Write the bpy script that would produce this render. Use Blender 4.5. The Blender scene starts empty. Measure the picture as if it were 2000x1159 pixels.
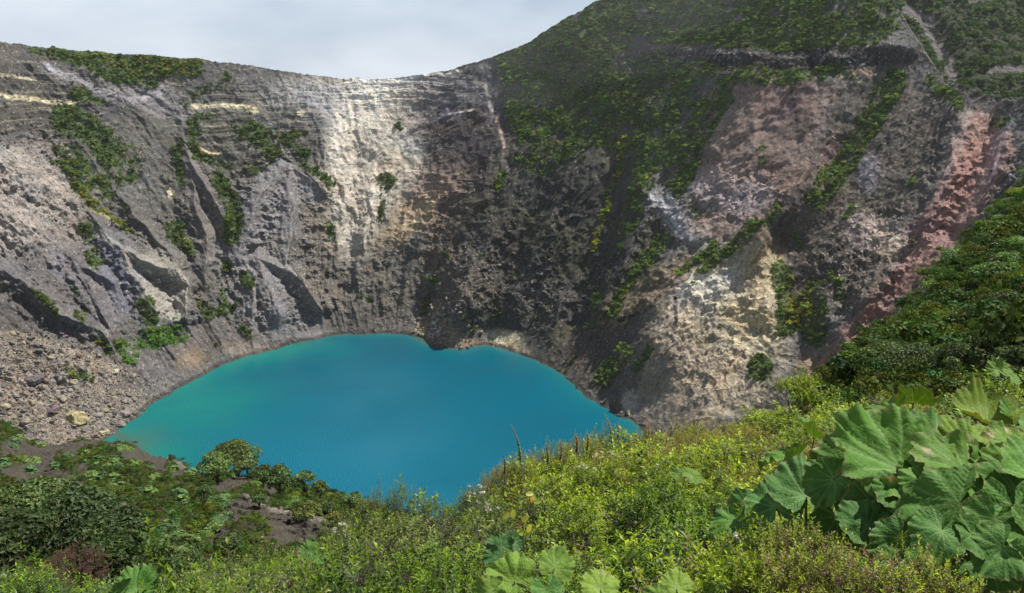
import bpy, math, random
import numpy as np

# ------------------------------------------------------------------ camera, sky, sun, exposure
F = 1540.0                                  # focal length in pixels of the 2000 px wide photograph
CXP, CYP = 1000.0, 579.5
PITCH = math.atan((CYP - 100) / F)
EYE = 217.0                                 # metres above the lake
SP, CP = math.sin(PITCH), math.cos(PITCH)
sc = bpy.context.scene
col = sc.collection
cam_d = bpy.data.cameras.new('camera')
cam = bpy.data.objects.new('camera', cam_d)
col.objects.link(cam)
cam_d.sensor_width = 36
cam_d.lens = 36 * F / 2000
cam_d.clip_start = 0.1
cam_d.clip_end = 30000
cam.location = (0, 0, EYE)
cam.rotation_euler = (math.pi / 2 - PITCH, 0, 0)
sc.camera = cam

SUN_EL, SUN_AZ = math.radians(58), math.radians(60)       # azimuth measured clockwise from the view direction (+Y)
world = bpy.data.worlds.new('World')
sc.world = world
world.use_nodes = True
nt = world.node_tree
bg = nt.nodes['Background']
sky = nt.nodes.new('ShaderNodeTexSky')
sky.sky_type = 'NISHITA'
sky.sun_disc = False
sky.sun_elevation = SUN_EL
sky.sun_rotation = SUN_AZ
sky.altitude = 3300
tc = nt.nodes.new('ShaderNodeTexCoord')
mp = nt.nodes.new('ShaderNodeMapping'); mp.inputs['Scale'].default_value = (1, 1, 2.4)
nz = nt.nodes.new('ShaderNodeTexNoise'); nz.inputs['Scale'].default_value = 2.1
nz.inputs['Detail'].default_value = 7; nz.inputs['Roughness'].default_value = 0.52
rp = nt.nodes.new('ShaderNodeValToRGB')
rp.color_ramp.elements[0].position = 0.32; rp.color_ramp.elements[0].color = (4.9, 5.9, 7.3, 1)
rp.color_ramp.elements[1].position = 0.66; rp.color_ramp.elements[1].color = (10.2, 10.8, 11.6, 1)
mx = nt.nodes.new('ShaderNodeMix'); mx.data_type = 'RGBA'
sx_ = nt.nodes.new('ShaderNodeSeparateXYZ'); cf = nt.nodes.new('ShaderNodeMapRange')      # cloud bank low over the rim, clearer sky overhead
cf.inputs[1].default_value = .3; cf.inputs[2].default_value = .62; cf.inputs[3].default_value = .9; cf.inputs[4].default_value = .15
nt.links.new(tc.outputs['Generated'], sx_.inputs[0]); nt.links.new(sx_.outputs[2], cf.inputs[0]); nt.links.new(cf.outputs[0], mx.inputs[0])
L = nt.links.new
L(tc.outputs['Generated'], mp.inputs[0]); L(mp.outputs[0], nz.inputs['Vector'])
L(nz.outputs['Fac'], rp.inputs[0]); L(sky.outputs[0], mx.inputs[6]); L(rp.outputs[0], mx.inputs[7])
L(mx.outputs[2], bg.inputs[0])
bg.inputs[1].default_value = 0.07

sun_d = bpy.data.lights.new('sun', 'SUN')
sun = bpy.data.objects.new('sun', sun_d)
col.objects.link(sun)
sun_d.energy = 5.0
sun_d.angle = math.radians(0.6)
sun_d.color = (1.0, 0.965, 0.91)
sun.rotation_euler = (math.pi / 2 - SUN_EL, 0, math.pi - SUN_AZ)
sun.location = (0, 0, 600)

sc.view_settings.view_transform = 'Standard'
sc.view_settings.look = 'None'
sc.view_settings.gamma = 1
sc.view_settings.exposure = 0.45
sc.cycles.max_bounces = 6
sc.cycles.transparent_max_bounces = 64
sc.cycles.volume_bounces = 0

# ------------------------------------------------------------------ helpers
random.seed(7)
rng = np.random.default_rng(7)
CAM = np.array([0, 0, EYE])

def at(px, py, Y):
    """point on the sight line through photo pixel (px, py) at forward distance Y"""
    px, py, Y = np.broadcast_arrays(np.float64(px), np.float64(py), np.float64(Y))
    a = (px - CXP) / F; b = (CYP - py) / F
    dy = CP + b * SP; dz = -SP + b * CP
    t = Y / dy
    return np.stack([a * t, Y, EYE + dz * t], -1)

def on_z(px, py, z=0.0):
    a = (px - CXP) / F; b = (CYP - py) / F
    dy = CP + b * SP; dz = -SP + b * CP
    t = (z - EYE) / dz
    return np.array([a * t, dy * t, z])

def proj(P):
    d = P - CAM
    f = d[..., 1] * CP - d[..., 2] * SP
    u = d[..., 1] * SP + d[..., 2] * CP
    f = np.maximum(f, 0.01)
    return CXP + F * d[..., 0] / f, CYP - F * u / f

GR = np.array([[1,1,0],[-1,1,0],[1,-1,0],[-1,-1,0],[1,0,1],[-1,0,1],[1,0,-1],[-1,0,-1],
               [0,1,1],[0,-1,1],[0,1,-1],[0,-1,-1],[1,1,0],[-1,1,0],[0,-1,1],[0,-1,-1]], np.float32)

def pn(x, y, z=0.0, seed=0):
    """gradient noise, about -1..1"""
    x, y, z = np.broadcast_arrays(np.float32(x), np.float32(y), np.float32(z))
    xi, yi, zi = np.floor(x), np.floor(y), np.floor(z)
    xf, yf, zf = x - xi, y - yi, z - zi
    xi, yi, zi = (q.astype(np.int64).astype(np.uint32) for q in (xi, yi, zi))
    u, v, w = (t * t * t * (t * (t * 6 - 15) + 10) for t in (xf, yf, zf))
    out = np.zeros(x.shape, np.float32)
    flat = (z.min() == z.max()) and float(zf.flat[0]) == 0.0
    for dz in ((0,) if flat else (0, 1)):
        for dy in (0, 1):
            for dx in (0, 1):
                h = (xi + np.uint32(dx)) * np.uint32(374761393) + (yi + np.uint32(dy)) * np.uint32(668265263) \
                    + (zi + np.uint32(dz)) * np.uint32(2246822519) + np.uint32((seed * 3266489917) & 0xffffffff)
                h = (h ^ (h >> np.uint32(13))) * np.uint32(1274126177)
                h = h ^ (h >> np.uint32(16))
                g = GR[(h & np.uint32(15)).astype(np.int32)]
                d = g[..., 0] * (xf - dx) + g[..., 1] * (yf - dy) + g[..., 2] * (zf - dz)
                out += d * (u if dx else 1 - u) * (v if dy else 1 - v) * ((w if dz else 1 - w) if not flat else 1)
    return out

def fbm(x, y, z=0.0, o=4, g=0.5, seed=0):
    s = 0; a = 1.0; t = 0
    for k in range(o):
        f = 2.03 ** k
        s = s + a * pn(x * f + 17.3 * k, y * f - 9.1 * k, z * f + 3.7 * k if not np.isscalar(z) or z != 0 else 0.0, seed + k)
        t += a; a *= g
    return s / t * 1.5

def ridged(x, y, z=0.0, o=3, g=0.5, seed=0):
    s = 0; a = 1.0; t = 0
    for k in range(o):
        f = 2.07 ** k
        n = 1 - np.abs(pn(x * f + 7.3 * k, y * f + 5.1 * k, z * f if not np.isscalar(z) or z != 0 else 0.0, seed + k)) * 2
        s = s + a * n; t += a; a *= g
    return s / t

def sstep(a, b, x):
    t = np.clip((x - a) / (b - a), 0, 1)
    return t * t * (3 - 2 * t)

def seg_dist(px, py, pts):
    """distance from a polyline, and the signed side"""
    d = np.full(px.shape, 1e9, np.float32)
    for (x0, y0), (x1, y1) in zip(pts[:-1], pts[1:]):
        dx, dy = x1 - x0, y1 - y0
        t = np.clip(((px - x0) * dx + (py - y0) * dy) / max(dx * dx + dy * dy, 1e-6), 0, 1)
        d = np.minimum(d, np.hypot(px - x0 - t * dx, py - y0 - t * dy))
    if len(pts) == 1:
        d = np.hypot(px - pts[0][0], py - pts[0][1])
    return d

def in_poly(px, py, poly):
    ins = np.zeros(px.shape, bool)
    n = len(poly)
    for i in range(n):
        x0, y0 = poly[i]; x1, y1 = poly[(i + 1) % n]
        if y0 == y1: continue
        c = ((y0 > py) != (y1 > py)) & (px < (x1 - x0) * (py - y0) / (y1 - y0) + x0)
        ins ^= c
    return ins

def lin(c, gain=1.0):
    c = np.asarray(c, float) / 255.0
    return np.where(c <= 0.04045, c / 12.92, ((c + 0.055) / 1.055) ** 2.4) * gain

def mesh(name, V, faces, mat, colr=None, smooth=True, parent=None, link=True, idx=None, mats=None):
    V = np.asarray(V, np.float32).reshape(-1, 3)
    me = bpy.data.meshes.new(name)
    me.vertices.add(len(V)); me.vertices.foreach_set('co', V.ravel())
    if not isinstance(faces, (list, tuple)): faces = [faces]
    faces = [np.asarray(f, np.int32) for f in faces if len(f)]
    loops = np.concatenate([f.ravel() for f in faces])
    tot = np.concatenate([np.full(len(f), f.shape[1], np.int32) for f in faces])
    start = np.concatenate([[0], np.cumsum(tot)[:-1]]).astype(np.int32)
    me.loops.add(len(loops)); me.loops.foreach_set('vertex_index', loops)
    me.polygons.add(len(tot)); me.polygons.foreach_set('loop_start', start); me.polygons.foreach_set('loop_total', tot)
    me.polygons.foreach_set('use_smooth', np.full(len(tot), smooth))
    if idx is not None: me.polygons.foreach_set('material_index', np.asarray(idx, np.int32))
    me.update(calc_edges=True)
    if colr is not None:
        ca = me.color_attributes.new('Col', 'FLOAT_COLOR', 'POINT')
        colr = np.asarray(colr); c4 = np.ones((len(V), 4), np.float32); c4[:, :colr.shape[1]] = colr
        ca.data.foreach_set('color', c4.ravel())
    for m in (mats or [mat]): me.materials.append(m)
    o = bpy.data.objects.new(name, me)
    if link: col.objects.link(o)
    if parent is not None: o.parent = parent
    return o

def tag(o, label=None, cat=None, group=None, kind=None):
    if label: o['label'] = label
    if cat: o['category'] = cat
    if group: o['group'] = group
    if kind: o['kind'] = kind
    return o

def empty(name, loc, rz=0.0, s=1.0):
    o = bpy.data.objects.new(name, None)
    col.objects.link(o); o.location = loc; o.rotation_euler = (0, 0, rz); o.scale = (s, s, s)
    o.empty_display_size = 0.2
    return o

def copy_tree(o, parent=None):
    c = o.copy(); col.objects.link(c); c.parent = parent
    for ch in list(o.children): copy_tree(ch, c)
    return c

def grid_faces(nu, nv):
    i = np.arange((nu - 1) * (nv - 1)); a = i // (nv - 1); b = i % (nv - 1)
    v = a * nv + b
    return np.stack([v, v + nv, v + nv + 1, v + 1], 1)

def catmull(pts, t):
    """Catmull-Rom through pts (n, ...), t in 0..n-1"""
    pts = np.asarray(pts, float); n = len(pts)
    i = np.clip(np.floor(t).astype(int), 0, n - 2); f = (t - i).reshape((-1,) + (1,) * (pts.ndim - 1))
    p0, p1, p2, p3 = pts[np.maximum(i - 1, 0)], pts[i], pts[i + 1], pts[np.minimum(i + 2, n - 1)]
    return 0.5 * ((2 * p1) + (-p0 + p2) * f + (2 * p0 - 5 * p1 + 4 * p2 - p3) * f ** 2 + (-p0 + 3 * p1 - 3 * p2 + p3) * f ** 3)

def grid_normals(G):
    du = np.gradient(G, axis=0); dv = np.gradient(G, axis=1)
    n = np.cross(du, dv); n /= np.linalg.norm(n, axis=-1, keepdims=True) + 1e-9
    s = np.sign(np.sum(n * (CAM - G), -1, keepdims=True)); s[s == 0] = 1
    return n * s

# ------------------------------------------------------------------ materials
def mat_new(name):
    m = bpy.data.materials.new(name); m.use_nodes = True
    return m, m.node_tree, m.node_tree.nodes['Principled BSDF']

def mat_ground(name, fine=1.2, bump=0.6, mid=6.0, contrast=0.35, rough=0.92, stretch=1.0):
    m, t, b = mat_new(name)
    N = t.nodes.new
    ca = N('ShaderNodeVertexColor'); ca.layer_name = 'Col'
    g = N('ShaderNodeNewGeometry')
    n1 = N('ShaderNodeTexNoise'); n1.inputs['Scale'].default_value = 1 / fine; n1.inputs['Detail'].default_value = 6; n1.inputs['Roughness'].default_value = .65
    n2 = N('ShaderNodeTexNoise'); n2.noise_type = 'RIDGED_MULTIFRACTAL'; n2.inputs['Scale'].default_value = 1 / mid; n2.inputs['Detail'].default_value = 6; n2.inputs['Offset'].default_value = .9
    st_ = N('ShaderNodeMapping'); st_.inputs['Scale'].default_value = (1, 1, stretch)
    t.links.new(g.outputs['Position'], n1.inputs['Vector']); t.links.new(g.outputs['Position'], st_.inputs[0]); t.links.new(st_.outputs[0], n2.inputs['Vector'])
    mr = N('ShaderNodeMapRange'); mr.inputs[1].default_value = .3; mr.inputs[2].default_value = .7
    mr.inputs[3].default_value = 1 - contrast; mr.inputs[4].default_value = 1 + contrast
    t.links.new(n1.outputs['Fac'], mr.inputs[0])
    mul = N('ShaderNodeMix'); mul.data_type = 'RGBA'; mul.blend_type = 'MULTIPLY'; mul.inputs[0].default_value = 1
    t.links.new(ca.outputs[0], mul.inputs[6]); t.links.new(mr.outputs[0], mul.inputs[7])
    t.links.new(mul.outputs[2], b.inputs['Base Color'])
    b.inputs['Roughness'].default_value = rough
    b.inputs['Specular IOR Level'].default_value = 0.25
    add = N('ShaderNodeMath'); add.operation = 'MULTIPLY_ADD'; add.inputs[1].default_value = 1.6
    t.links.new(n2.outputs['Fac'], add.inputs[0]); t.links.new(n1.outputs['Fac'], add.inputs[2])
    bp = N('ShaderNodeBump'); bp.inputs['Strength'].default_value = bump
    ds_ = N('ShaderNodeMath'); ds_.operation = 'MULTIPLY'; ds_.inputs[1].default_value = fine
    t.links.new(ca.outputs['Alpha'], ds_.inputs[0]); t.links.new(ds_.outputs[0], bp.inputs['Distance'])
    t.links.new(add.outputs[0], bp.inputs['Height']); t.links.new(bp.outputs[0], b.inputs['Normal'])
    return m

def mat_leaf(name, tint=(1, 1, 1), trans=0.35, rough=0.5, spec=0.3, vary=0.25, tsat=(1.25, 1.35, 0.5)):
    m, t, b = mat_new(name)
    N = t.nodes.new
    ca = N('ShaderNodeVertexColor'); ca.layer_name = 'Col'
    oi = N('ShaderNodeObjectInfo')
    mr = N('ShaderNodeMapRange'); mr.inputs[3].default_value = 1 - vary; mr.inputs[4].default_value = 1 + vary
    t.links.new(oi.outputs['Random'], mr.inputs[0])
    mul = N('ShaderNodeMix'); mul.data_type = 'RGBA'; mul.blend_type = 'MULTIPLY'; mul.inputs[0].default_value = 1
    t.links.new(ca.outputs[0], mul.inputs[6]); t.links.new(mr.outputs[0], mul.inputs[7])
    m2 = N('ShaderNodeMix'); m2.data_type = 'RGBA'; m2.blend_type = 'MULTIPLY'; m2.inputs[0].default_value = 1
    m2.inputs[7].default_value = (*tint, 1); t.links.new(mul.outputs[2], m2.inputs[6])
    t.links.new(m2.outputs[2], b.inputs['Base Color'])
    b.inputs['Roughness'].default_value = rough
    b.inputs['Specular IOR Level'].default_value = spec
    tr = N('ShaderNodeBsdfTranslucent')
    m3 = N('ShaderNodeMix'); m3.data_type = 'RGBA'; m3.blend_type = 'MULTIPLY'; m3.inputs[0].default_value = 1
    m3.inputs[7].default_value = (*tsat, 1); t.links.new(m2.outputs[2], m3.inputs[6])
    t.links.new(m3.outputs[2], tr.inputs['Color'])
    ms = N('ShaderNodeMixShader'); ms.inputs[0].default_value = trans
    t.links.new(b.outputs[0], ms.inputs[1]); t.links.new(tr.outputs[0], ms.inputs[2])
    t.links.new(ms.outputs[0], t.nodes['Material Output'].inputs['Surface'])
    return m

def mat_plain(name, c, rough=0.85, noise=8.0):
    m, t, b = mat_new(name)
    N = t.nodes.new
    n1 = N('ShaderNodeTexNoise'); n1.inputs['Scale'].default_value = noise; n1.inputs['Detail'].default_value = 5
    r = N('ShaderNodeValToRGB')
    r.color_ramp.elements[0].position = .3; r.color_ramp.elements[0].color = (*[x * .55 for x in c], 1)
    r.color_ramp.elements[1].position = .7; r.color_ramp.elements[1].color = (*[min(1, x * 1.3) for x in c], 1)
    t.links.new(n1.outputs['Fac'], r.inputs[0]); t.links.new(r.outputs[0], b.inputs['Base Color'])
    bp = N('ShaderNodeBump'); bp.inputs['Strength'].default_value = .4; bp.inputs['Distance'].default_value = .02
    t.links.new(n1.outputs['Fac'], bp.inputs['Height']); t.links.new(bp.outputs[0], b.inputs['Normal'])
    b.inputs['Roughness'].default_value = rough
    return m

M_wall = mat_ground('crater_rock', fine=1.6, bump=1.0, mid=8.0, contrast=.45, stretch=.5)
M_near = mat_ground('slope_soil', fine=.5, bump=0.7, mid=2.5, contrast=.35)
M_fore = mat_ground('foreground_soil', fine=.1, bump=0.7, mid=.5, contrast=.35)
M_rock = mat_ground('boulder_rock', fine=.8, bump=0.6, mid=3, contrast=.3)
M_far = mat_leaf('distant_scrub', trans=.2, vary=.18, rough=.7, spec=.15)
M_leaf = mat_leaf('shrub_leaf', trans=.40, vary=.14, rough=.42, spec=.35)
M_crown = mat_leaf('tree_crown', trans=.25, vary=.12, rough=.55, spec=.25)
M_bark = mat_plain('bark', (.13, .10, .075))
M_twig = mat_plain('twig', (.2, .16, .12), noise=20)
M_flower = mat_leaf('flower', trans=.2, vary=.05, tsat=(1, 1, 1))
M_spire = mat_leaf('spire', trans=.25, vary=.15, tsat=(1.2, 1, .6))

# ------------------------------------------------------------------ crater wall
K = 0.80        # albedo per unit of the tone the surface has in daylight here
# each column is a fall line: foot (None = on the shore) and rim
WC = [((-700, 1000, 250), (-1250, 40, 330)), ((-250, 905, 345), (-640, 55, 470)), ((100, 862, 402), (-260, 62, 560)),
      ((222, 842, None), (-100, 68, 610)), ((325, 768, None), (60, 92, 660)), ((450, 703, None), (250, 108, 700)),
      ((550, 676, None), (430, 122, 730)), ((640, 655, None), (560, 142, 755)), ((720, 650, None), (700, 156, 780)),
      ((800, 651, None), (850, 144, 784)), ((880, 680, None), (1000, 98, 769)), ((955, 672, None), (1150, 14, 762)),
      ((1030, 692, None), (1290, -50, 753)), ((1100, 725, None), (1420, -82, 728)), ((1160, 778, None), (1545, -98, 698)),
      ((1250, 830, None), (1665, -76, 655)), ((1330, 900, None), (1742, 2, 616)), ((1420, 980, None), (1796, 92, 580)),
      ((1510, 1060, None), (1846, 154, 544)), ((1650, 1150, None), (1925, 187, 500)), ((1850, 1220, None), (2040, 208, 455)),
      ((2250, 1290, None), (2230, 238, 400)), ((3000, 1380, None), (2700, 270, 300))]
feet = np.array([on_z(a[0], a[1]) if a[2] is None else at(*a) for a, b in WC])
rims = np.array([at(*b) for a, b in WC])
mid = (feet + rims) / 2
NU, NV, NT, NB = 1560, 500, 14, 40
dseg = np.hypot(*(np.diff(np.array([[(a[0] + b[0]) / 2, 0] for a, b in WC]), axis=0).T)) + 12
dseg[0] *= .25; dseg[-1] *= .15; dseg[-2] *= .5; dseg[1] *= .7
cum = np.concatenate([[0], np.cumsum(dseg)])
tu = np.interp(np.linspace(0, cum[-1], NU), cum, np.arange(len(WC)))
ft, rm = catmull(feet, tu), catmull(rims, tu)
md = (ft + rm) / 2
arc = np.concatenate([[0], np.cumsum(np.linalg.norm(np.diff(md, axis=0), axis=1))])
v = np.linspace(0, 1, NV)
out = rm - ft; out[:, 2] = 0; out /= np.linalg.norm(out, axis=1, keepdims=True)
G = ft[:, None] + (rm - ft)[:, None] * v[None, :, None]
hz = (v ** 1.22)
G[..., 2] = ft[:, None, 2] + (rm - ft)[:, None, 2] * hz[None]
toe = np.linspace(1, 0.03, NT)
T = ft[:, None] - out[:, None] * (toe * 40)[None, :, None]; T[..., 2] -= (toe * 16)[None]
back = np.linspace(0.01, 1, NB) ** 2.2
B = rm[:, None] + out[:, None] * (back * 900)[None, :, None]; B[..., 2] -= (back * 260)[None] + 0
arc0 = np.concatenate([[0], np.cumsum(np.linalg.norm(np.diff(ft, axis=0), axis=1))])
sh_ = 5.5 * ridged(arc0 / 34, 0 * arc0, seed=201, o=3) + 1.6 * fbm(arc0 / 6, 0 * arc0, seed=203, o=3)
G = np.concatenate([T, G, B], 1)
vtmp = np.concatenate([-toe * .1, v, 1 + back * 2])
G = G - out[:, None] * (sh_[:, None] * (sstep(-.1, 0, vtmp) * (1 - sstep(.0, .16, vtmp)))[None])[..., None]
vv = np.concatenate([-toe * .1, v, 1 + back * 2])[None].repeat(NU, 0)
S = arc[:, None].repeat(G.shape[1], 1)
PX, PY = proj(G)
PX = PX.astype(np.float32); PY = PY.astype(np.float32)
on = (sstep(-.02, .03, vv) * (1 - sstep(1.0, 1.02, vv))).astype(np.float32)   # the part of the sheet that is wall

wx = 9 * fbm(PX / 60, PY / 60, seed=3, o=4); wy = 9 * fbm(PX / 60, PY / 60, seed=13, o=4)
PXw, PYw = PX + wx, PY + wy
# big ribs, gullies and bulges (photo polyline, metres towards the viewer, half width in photo pixels)
RIBS = [
 ([(955, 130), (968, 200), (985, 290), (940, 400), (870, 500), (835, 590), (815, 650)], -10, 60, 1.0),
 ([(1020, 300), (955, 450), (905, 530), (900, 570)], 10, 60, 1.0),
 ([(880, 545), (900, 620), (880, 690)], 9, 60, .9),
 ([(960, 560), (1000, 640), (1060, 700)], 7, 45, 1.0),
 ([(880, 330), (840, 400), (800, 470)], 5, 26, 1.0), ([(960, 330), (900, 420), (850, 480)], 5, 26, 1.0),
 ([(700, 330), (680, 450), (650, 540)], -6, 40, 1.0),
 ([(1130, 330), (1080, 450), (1060, 600)], 7, 50, 1.0), ([(1200, 330), (1150, 480), (1120, 640)], -7, 40, 1.0),
 ([(1260, 300), (1235, 450), (1170, 600)], 8, 40, 1.0),
 ([(1250, 370), (1300, 420), (1350, 455)], 6, 34, 1.0),
 ([(1590, 370), (1500, 440), (1400, 505), (1320, 570), (1285, 640), (1225, 720), (1175, 770)], 14, 55, 1.0),
 ([(1210, 620), (1270, 590)], 7, 22, 1.0),
 ([(1350, 585), (1325, 700), (1300, 800)], 15, 110, .9),
 ([(1480, 480), (1500, 600)], 7, 40, 1.0),
 ([(1530, 500), (1560, 620), (1590, 720)], -8, 48, 1.0),
 ([(1480, 180), (1460, 300), (1430, 400)], 12, 95, .8),
 ([(1590, 180), (1570, 300), (1540, 380)], 6, 50, 1.0),
 ([(1750, 150), (1690, 240), (1640, 330), (1600, 400), (1550, 460)], -11, 48, 1.0),
 ([(1425, 180), (1380, 260), (1345, 350)], -8, 34, 1.0),
 ([(1280, 92), (1400, 104), (1500, 116), (1650, 114), (1740, 84), (1800, 98)], 4, 16, 1.0),
 ([(1880, 190), (1850, 300), (1800, 430), (1700, 560)], 8, 60, 1.0),
 ([(1940, 250), (1920, 340), (1860, 450)], -6, 30, 1.0),
 ([(1000, 110), (1150, 180), (1240, 300)], -5, 60, 1.0), ([(1100, 60), (1200, 200)], 6, 60, 1.0),
 ([(1330, -20), (1280, 80)], 5, 40, 1.0), ([(1500, -20), (1470, 80)], -5, 40, 1.0), ([(1650, 0), (1620, 90)], 5, 40, 1.0),
]
# spurs and ash fans: (polyline of x, y, metres proud, half width)
FANS = [
 [(548, 303, 3, 10), (545, 330, 14, 40), (510, 381, 20, 48), (480, 452, 20, 42), (458, 503, 12, 30)],
 [(548, 303, 3, 10), (597, 346, 9, 30), (637, 376, 8, 30)], [(560, 330, 8, 26), (572, 400, 14, 40), (560, 480, 16, 44), (556, 523, 16, 40)],
 [(505, 505, 10, 30), (556, 523, 18, 40), (596, 558, 22, 40), (627, 604, 20, 34), (634, 642, 10, 24)],
 [(505, 505, 10, 30), (521, 563, 20, 50), (546, 614, 22, 56), (548, 652, 14, 50)], [(500, 540, 12, 30), (495, 600, 14, 34), (490, 655, 8, 30)],
 [(356, 268, 3, 10), (374, 316, 14, 26), (399, 366, 20, 34), (425, 401, 22, 36), (445, 442, 18, 32), (452, 482, 8, 22)],
 [(374, 316, 10, 26), (378, 400, 14, 30), (404, 462, 16, 34), (400, 523, 14, 34), (405, 570, 6, 30)],
 [(165, 400, 4, 14), (202, 452, 16, 36), (238, 487, 24, 46), (283, 508, 26, 48), (344, 528, 24, 44), (366, 558, 20, 34), (361, 614, 14, 28), (334, 632, 6, 20)],
 [(238, 487, 22, 40), (253, 533, 20, 36), (283, 573, 18, 36), (303, 609, 14, 34), (310, 640, 5, 26)],
 [(222, 358, 4, 14), (263, 422, 14, 22), (303, 467, 16, 24), (349, 508, 14, 24)],
 [(100, 470, 4, 14), (142, 503, 15, 30), (182, 528, 18, 34), (222, 556, 14, 30), (240, 590, 6, 24)], [(142, 503, 12, 26), (167, 548, 15, 34), (187, 589, 14, 34), (215, 650, 8, 30)],
 [(-40, 495, 8, 26), (30, 538, 16, 30), (76, 578, 18, 32), (121, 614, 18, 30), (167, 634, 15, 28), (222, 662, 8, 22)],
 [(-60, 300, 14, 60), (60, 340, 18, 70), (140, 400, 12, 46)], [(-60, 400, 14, 60), (40, 430, 14, 50), (90, 460, 8, 40)],
 [(250, 690, 3, 14), (280, 730, 8, 20), (306, 768, 6, 18)], [(318, 668, 4, 16), (345, 700, 9, 24), (368, 732, 6, 20)], [(415, 625, 3, 14), (432, 665, 8, 20), (446, 708, 5, 18)],
 [(435, 655, 4, 20), (490, 676, 10, 28), (545, 692, 6, 22)], [(652, 605, 5, 20), (664, 630, 9, 22), (670, 655, 6, 20)], [(690, 600, 6, 24), (706, 640, 8, 26)],
 [(682, 300, 2, 12), (672, 400, 8, 22), (655, 520, 8, 22)], [(728, 370, 3, 12), (715, 450, 9, 22), (700, 540, 9, 24)],
 [(812, 440, 3, 14), (775, 510, 9, 26), (745, 565, 9, 28), (712, 634, 6, 24)], [(862, 395, 4, 16), (835, 445, 10, 26), (815, 490, 10, 30), (790, 580, 9, 34), (780, 640, 6, 30)],
 [(900, 300, 3, 16), (880, 360, 9, 26), (845, 420, 9, 26)], [(985, 290, 5, 22), (940, 390, 12, 32), (880, 470, 12, 34), (850, 540, 8, 30)],
 [(1010, 360, 6, 20), (965, 450, 14, 30), (925, 520, 16, 36), (900, 580, 14, 44), (880, 640, 12, 50), (880, 682, 6, 44)],
 [(1110, 330, 6, 20), (1070, 430, 13, 30), (1030, 520, 14, 36), (1000, 600, 10, 36)], [(1180, 400, 6, 20), (1140, 500, 13, 32), (1095, 600, 12, 36), (1070, 690, 6, 30)],
 [(1260, 420, 5, 18), (1215, 520, 12, 28), (1160, 620, 12, 32), (1120, 710, 6, 28)], [(1330, 480, 4, 14), (1255, 555, 14, 24), (1205, 622, 14, 24)],
 [(1690, 440, 5, 22), (1640, 530, 12, 36), (1610, 620, 10, 36)], [(1800, 380, 5, 22), (1740, 480, 12, 36), (1690, 580, 12, 40), (1640, 680, 8, 36)],
 [(1880, 240, 5, 22), (1850, 330, 12, 34), (1800, 440, 10, 34)], [(1960, 250, 6, 24), (1940, 340, 13, 32), (1880, 440, 8, 30)],
]
fan = np.zeros_like(PX)
ruf = 1 + .75 * fbm(PX / 18, PY / 18, seed=401, o=5, g=.6)
for L_ in FANS:
    for (x0, y0, a0, w0), (x1, y1, a1, w1) in zip(L_[:-1], L_[1:]):
        m = (PX > min(x0, x1) - 110) & (PX < max(x0, x1) + 110) & (PY > min(y0, y1) - 110) & (PY < max(y0, y1) + 110)
        qx_, qy_ = PXw[m], PYw[m]
        dx, dy = x1 - x0, y1 - y0
        t_ = np.clip(((qx_ - x0) * dx + (qy_ - y0) * dy) / (dx * dx + dy * dy), 0, 1)
        dd_ = np.hypot(qx_ - x0 - t_ * dx, qy_ - y0 - t_ * dy) * ruf[m]
        aa, ww = a0 + (a1 - a0) * t_, (w0 + (w1 - w0) * t_) * 1.25
        u_ = np.clip(1 - dd_ / ww, 0, 1)
        fan[m] = np.maximum(fan[m], aa * (.55 * u_ + .45 * u_ * u_))
disp = fan * .86
for pts, amp, w, sh in RIBS:
    d = seg_dist(PXw, PYw, pts) / (w * 1.25)
    disp += amp * np.clip(1 - d ** 1.25, 0, 1) ** sh * (1 if sh < 1 else 1)
# rock-faced (craggy) areas and stratified areas
def blob(cx, cy, rx, ry, ang=0.0, soft=.45, wx_=PXw, wy_=PYw):
    c, s = math.cos(math.radians(ang)), math.sin(math.radians(ang))
    X = (wx_ - cx) * c + (wy_ - cy) * s; Y = -(wx_ - cx) * s + (wy_ - cy) * c
    d = np.hypot(X / rx, Y / ry)
    return 1 - sstep(1 - soft, 1 + soft, d)
crag = np.clip(blob(1410, 640, 110, 150) + blob(1440, 380, 90, 60) + blob(1310, 420, 50, 60) + blob(880, 620, 75, 60)
               + blob(60, 380, 120, 90) + blob(1740, 460, 90, 60) + blob(1500, 110, 290, 26) + blob(990, 560, 110, 50, 30)
               + blob(1640, 520, 80, 60, -45) + .7 * blob(110, 760, 170, 90) + .5 * blob(700, 170, 200, 25), 0, 1)
strata = np.clip(blob(90, 200, 160, 90) + blob(480, 240, 150, 70) + blob(770, 175, 170, 30) + .8 * blob(850, 390, 70, 60)
                 + .6 * blob(60, 380, 120, 90) + .5 * blob(1450, 640, 60, 60), 0, 1)
X3, Y3, Z3 = G[..., 0].astype(np.float32), G[..., 1].astype(np.float32), G[..., 2].astype(np.float32)
wv = fbm(S / 60, Z3 / 60, seed=21, o=3)
slant = np.interp(np.interp(np.arange(NU), np.arange(NU), tu), [0, 3, 5, 6.5, 8, 9.5, 12, 15, 22], [.55, .5, .32, .0, -.05, -.38, -.34, -.3, -.3])[:, None].astype(np.float32)
Sg = S + slant * Z3 + 9 * wv
vz = Z3 / 230
g1 = ridged(Sg / 58, vz * .9, seed=31, o=2)
g1 = g1 * 1.15 - .15
g2 = ridged(Sg / 21 + .3 * wv, vz * 3.2, seed=41, o=3)
g3 = ridged(Sg / 7.5, vz * 8, seed=51, o=3)
g4 = fbm(Sg / 2.6, Z3 / 22, seed=61, o=2)
smooth = np.zeros_like(PX)
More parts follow.
